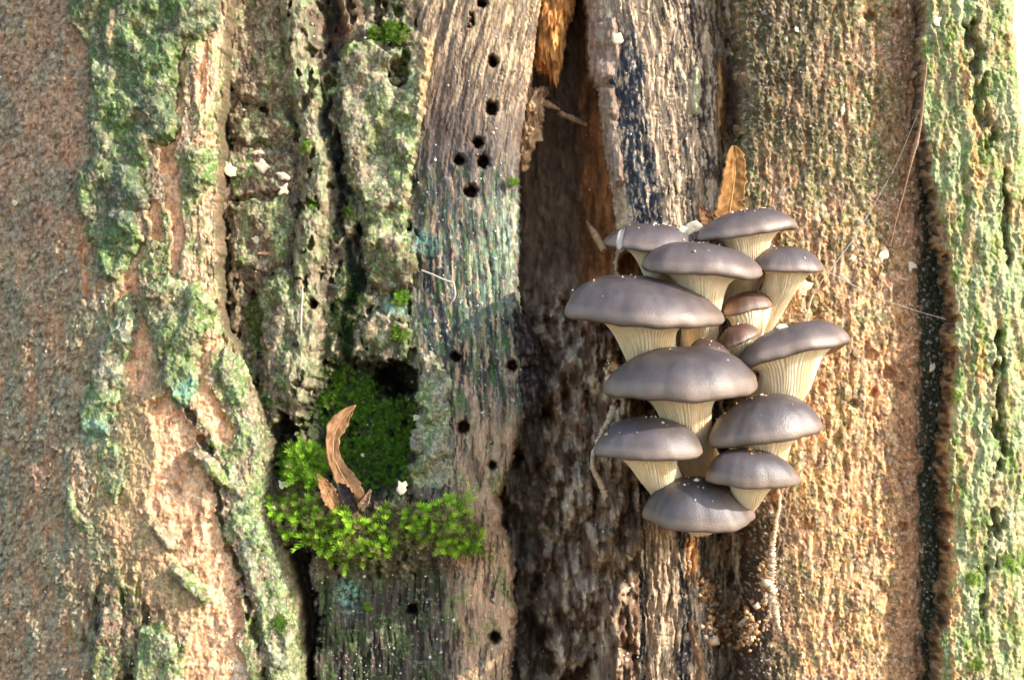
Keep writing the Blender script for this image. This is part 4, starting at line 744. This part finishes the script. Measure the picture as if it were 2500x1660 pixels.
# ------------------------------------------------------------------ chips, crumbs, threads
def chip(x, y, w, h_, rot, seed, label, lift=3, hh=None, c=None, mat=None, name='wood_chip', cat='wood chip'):
    """thin irregular flake with bevelled rim"""
    r = np.random.default_rng(seed); m = 11; a = np.sort(r.uniform(0, 2 * np.pi, m) * .35 + np.arange(m) * 2 * np.pi / m * 1.0); a = np.arange(m) * 2 * np.pi / m + r.normal(0, .12, m)
    rad = r.uniform(.45, 1.2, m); bx = np.cos(a) * rad * w / 2; by = np.sin(a) * rad * h_ / 2; cr, sr = math.cos(rot), math.sin(rot)
    X = bx * cr - by * sr; Y = bx * sr + by * cr; H = (surf1(x, y) if hh is None else hh) + lift; tz = r.normal(0, .25, 2)
    rings = []
    for k, z in ((.0, 1.6), (.55, 1.8), (.92, 1.2), (1., 0), (.94, -1.5), (.0, -2)):
        rings.append(np.stack([x + X * k, y + Y * k, H + z + (tz[0] * X * k + tz[1] * Y * k) * .4 + r.normal(0, .5, m)], 1))
    P = np.concatenate(rings); me = mesh_np(name, W(P[:, 0], P[:, 1], P[:, 2]), grid_quads(6, m, None, True))
    return obj(name, me, mat or M_chip, None, label=label, cat=cat, group='pale wood chips caught on the trunk')
chip(560, 412, 42, 34, .4, 1, 'cream chip caught in the gap at the green bark edge', 30)
chip(627, 372, 34, 14, .1, 2, 'narrow cream chip, highest of the chips on the sunken bark', 22)
chip(641, 404, 48, 36, .5, 3, 'brightest white chip on the sunken bark above its curved neighbour', 22)
chip(690, 430, 40, 22, .6, 4, 'curved cream chip between the bright white chip and the lowest pointed one', 26)
chip(692, 462, 34, 30, -.8, 5, 'pointed cream chip under the curved chip on the sunken bark', 22)
chip(625, 585, 28, 22, .5, 6, 'lone white chip above the orange sliver on the sunken bark', 24)
chip(650, 619, 46, 11, .05, 7, 'thin orange tan sliver of wood lying across the sunken bark', 26, mat=surf_mat('sliver', .8, (900, 900, 900), .2, .3, .0004, .3, attr=False, base=lin(206, 156, 110)))
chip(37, 496, 18, 24, -.4, 8, 'white chip alone on the plain brown bark beyond the large green plate', 4)
chip(1507, 92, 30, 32, .3, 9, 'cream chip on the blue black stained wood', 26)
chip(2287, 52, 22, 34, .3, 10, 'white chip high on the bright furrowed ridge', 8)
chip(2058, 268, 12, 44, .2, 11, 'long thin cream chip on the mossy upper bark', 5)
chip(2157, 622, 24, 42, .15, 12, 'grey white chip on the orange bark next to the hanging stalk', 6)
chip(2225, 650, 26, 26, -.2, 13, 'pale tan chip beside the shadowed crevice', 8)
chip(2080, 632, 20, 22, .2, 14, 'small white chip beside the slanting silk thread', 6)
chip(1945, 72, 18, 14, .4, 15, 'small cream chip high on the brown bark', 5)
chip(2276, 898, 16, 30, .2, 16, 'white chip lodged in the crevice of the orange bark', 14)
chip(1535, 1356, 20, 26, -.6, 17, 'white chip on the bare wood below the lowest mushroom', 4)
chip(2100, 540, 22, 10, .5, 18, 'curled white chip hanging at the slanting silk thread', 7)
chip(1018, 1018, 24, 20, -.5, 19, 'white chip on the ragged flake edge beside the pocket', 34)
chip(690, 1182, 26, 26, .5, 20, 'white chip in the upright moss clump beside the short pointed leaf', 40)
chip(982, 1190, 36, 40, -.5, 21, 'peach tan wood piece standing behind the moss by the pocket', 60, mat=M_chip)
chip(1694, 554, 76, 34, -.45, 22, 'large cream wood piece wedged between the two topmost caps', hh=70)
chip(1668, 562, 22, 20, -.3, 23, 'small cream chip touching the large wedged wood piece', hh=78)
chip(1962, 702, 54, 42, -.4, 24, 'orange lit cream wood piece under the wrinkled cap', hh=10)
chip(505, 1478, 18, 14, .3, 25, 'white chip on the peach inner bark', 8)
chip(668, 1240, 16, 14, .1, 26, 'small white crumb on the mossy ledge at its end nearest the bark', 24)
chip(760, 958, 8, 16, .1, 27, 'tiny white grain on the dark moss at the top of the pocket', 20)
chip(886, 1112, 12, 10, .1, 28, 'tiny white grain on the dark moss behind the tall leaf', 22)
def cap_at(key, fx, fy):
    """point on a cap: fx along its width, fy towards the viewer"""
    c, e1, e2, n, R, Ry, dome, peak = MUSH[key]; ro = math.hypot(fx, fy)
    P = c + (R * fx + peak * R * (1 - ro ** 2)) * e1 + Ry * fy * e2 + dome * (1 - ro ** 2.3) ** .62 * n; return P[0], -P[1], P[2]
x, y, h = cap_at('I', -.12, .45); chip(x, y, 42, 20, -.1, 31, 'white chip lying on the upturned cap', hh=h)
x, y, h = cap_at('B', .35, -.1); chip(x, y, 26, 8, .1, 32, 'long pale chip on the topmost mushroom cap', hh=h, lift=2)
x, y, h = cap_at('K', -.05, -.15); chip(x, y, 18, 8, .1, 33, 'small cream chip on top of the smooth sloping cap', hh=h, lift=2)

def crumbs(name, P, size, seed, cols, label, cat):
    r = np.random.default_rng(seed); N = len(P); oct_ = np.array([[1, 0, 0], [-1, 0, 0], [0, 1, 0], [0, -1, 0], [0, 0, 1], [0, 0, -1]], float)
    s = size * r.lognormal(0, .45, (N, 1, 1)); v = oct_[None] * s * r.uniform(.6, 1.3, (N, 6, 1)); an = r.uniform(0, 6.28, N)
    x = v[..., 0] * np.cos(an)[:, None] - v[..., 1] * np.sin(an)[:, None]; y = v[..., 0] * np.sin(an)[:, None] + v[..., 1] * np.cos(an)[:, None]
    Q = np.stack([P[:, 0, None] + x, P[:, 1, None] + y, P[:, 2, None] + v[..., 2]], -1).reshape(-1, 3)
    t = np.array([[0, 2, 4], [2, 1, 4], [1, 3, 4], [3, 0, 4], [2, 0, 5], [1, 2, 5], [3, 1, 5], [0, 3, 5]]); tr = (np.arange(N)[:, None, None] * 6 + t[None]).reshape(-1, 3)
    cc = np.repeat(np.array(cols)[r.integers(0, len(cols), N)], 6, 0)
    return obj(name, mesh_np(name, W(Q[:, 0], Q[:, 1], Q[:, 2]), None, tr, cc, smooth=False), M_crumb, None, label=label, cat=cat, kind='stuff')
r = np.random.default_rng(99); xy = np.column_stack([r.uniform(-100, 2480, 6500), r.uniform(-100, 1760, 6500)])
wgt = .25 + 3. * blob(xy[:, 0], xy[:, 1], 960, 1480, 220, 120) + .8 * blob(xy[:, 0], xy[:, 1], 1160, 700, 120, 250) + .7 * blob(xy[:, 0], xy[:, 1], 1650, 1480, 120, 160) + .5 * blob(xy[:, 0], xy[:, 1], 2000, 1400, 200, 200)
xy = xy[r.random(len(xy)) < wgt]; hh = surf(xy[:, 0], xy[:, 1]); ok = hh > -330
crumbs('bark_crumbs', np.column_stack([xy, hh + 1.5])[ok], 2.0, 5, [lin(226, 220, 204), lin(200, 180, 150), lin(150, 120, 90), lin(236, 232, 222)], 'pale grains and bark dust sprinkled over the whole trunk', 'crumbs')
pts = []
for k in MUSH:
    for j in range(6 if MUSH[k][4] < 100 else 16):
        rr_ = r.uniform(0, .9); a_ = r.uniform(0, 6.28); pts.append(cap_at(k, rr_ * math.cos(a_), rr_ * math.sin(a_)))
crumbs('cap_crumbs', np.array(pts), 2.2, 6, [lin(236, 226, 204), lin(214, 170, 120)], 'tiny pale grains sprinkled on the mushroom caps', 'crumbs')
# sawdust heap and hanging frass
def heap(cx, cy, rx, ry, n, seed, label, size=6, lift=8):
    r = np.random.default_rng(seed); p = r.normal(0, .5, (n, 2)); x = cx + p[:, 0] * rx; y = cy + p[:, 1] * ry
    return crumbs('sawdust', np.column_stack([x, y, surf(x, y) + r.uniform(0, lift, n) + 2]), size, seed, [lin(212, 170, 120), lin(190, 144, 96), lin(226, 200, 164), lin(150, 108, 70)], label, 'sawdust')
heap(1790, 1530, 56, 50, 420, 21, 'heap of tan sawdust in the crevice below the mushrooms', lift=60)
heap(1735, 1440, 24, 40, 160, 22, 'pale crumbly sawdust clinging to the wood above the tan heap', 5, 40)
heap(1868, 1410, 14, 40, 150, 23, 'sawdust clot on the hanging strand under the mushrooms', 4.5, 26)
heap(1880, 1470, 22, 26, 120, 24, 'lowest frayed sawdust clot on the hanging strand', 4.5, 24)
heap(1496, 905, 16, 22, 90, 25, 'orange sawdust knot above the dangling crumbly thread', 5, 60)
M_frass = surf_mat('frass', .9, (600, 600, 600), .4, .8, .0012, .2, attr=False, base=lin(222, 194, 160))
M_twig = surf_mat('stalk', .8, (600, 600, 600), .3, .3, .0005, .2, attr=False, base=lin(170, 132, 104))
def strand(name, pts, rad, mat, label, cat, rough=.4, seed=0, n=8, fine=3):
    P = np.array(pts, float); t = np.linspace(0, len(P) - 1, len(P) * fine); pp = [[np.interp(q, range(len(P)), P[:, i]) for i in range(3)] for q in t]
    rr = np.random.default_rng(seed); pp = [(a + rr.normal(0, rough * 3), b, c) for a, b, c in pp]
    return tube(name, pp, rad, mat, None, n, rough, seed, label=label, cat=cat)
strand('frass_thread', [(1508, 960, 30), (1496, 1010, 60), (1470, 1060, 90), (1448, 1100, 110), (1446, 1140, 110), (1466, 1180, 80), (1484, 1225, 40), (1494, 1256, -20)], [7, 8, 6, 5, 5, 6, 7, 5], M_frass, 'crumbly tan thread dangling past the rim of a smooth cap at the hollow edge', 'thread', .5, 3)
strand('frass_thread', [(1906, 1206, 0), (1898, 1260, 4), (1890, 1310, 6), (1884, 1360, 8), (1878, 1420, 6), (1888, 1470, 6), (1905, 1540, 2)], [3, 4, 6, 8, 12, 9, 5], M_frass, 'crumbly pale strand hanging below the mushrooms on the shaded bark', 'thread', .5, 4)
strand('frass_thread', [(1884, 1450, 6), (1878, 1500, 4), (1862, 1540, -6)], [7, 5, 3], M_frass, 'short frayed branch of the pale hanging strand', 'thread', .5, 5)
strand('plant_stalk', [(2262, 150, 90), (2254, 250, 88), (2246, 310, 70), (2236, 352, 56), (2222, 410, 40), (2206, 470, 24), (2190, 530, 14), (2174, 600, 8)], [2, 2.4, 3.4, 6, 2, 1.6, 1.3, 1], M_twig, 'thin dry stalk with a reddish knot hanging across the shadowed crevice', 'stalk', .15, 6, 6)
strand('silk_thread', [(2240, 280, 70), (2190, 400, 24), (2140, 490, 14), (2080, 590, 10), (2010, 680, 14), (1985, 720, 14)], [.6, .6, .9, 1.3, 1.3, 1.2], M_silk, 'long pale silk thread slanting from the ridge rim down to the wrinkled cap', 'thread', .1, 7, 5)
strand('silk_thread', [(2015, 660, 8), (2080, 695, 8), (2150, 730, 8), (2240, 760, -10), (2310, 780, 40)], [1.2, 1.1, .8, .6, .5], M_silk, 'thin silk thread crossing the orange bark beside the wrinkled cap', 'thread', .1, 8, 5)
strand('silk_thread', [(1986, 712, 10), (1972, 760, 8), (1960, 800, 4)], [2.5, 2, 2], M_silk, 'short pale fibre hanging from the orange lit wood piece', 'thread', .1, 9, 5)
strand('root_fibre', [(1030, 660, -60), (1060, 672, -56), (1090, 686, -54), (1108, 690, -54), (1112, 720, -54), (1106, 736, -54)], [2, 2.5, 2.5, 3, 3, 2], M_silk, 'short pale root fibre crossing the dead wood below the bore holes', 'fibre', .2, 10, 6)
strand('root_fibre', [(738, 700, -60), (736, 760, -58), (734, 800, -56), (738, 840, -58)], [2, 3, 3, 2], M_silk, 'pale vertical fibre along the curled bark plate', 'fibre', .2, 11, 6)
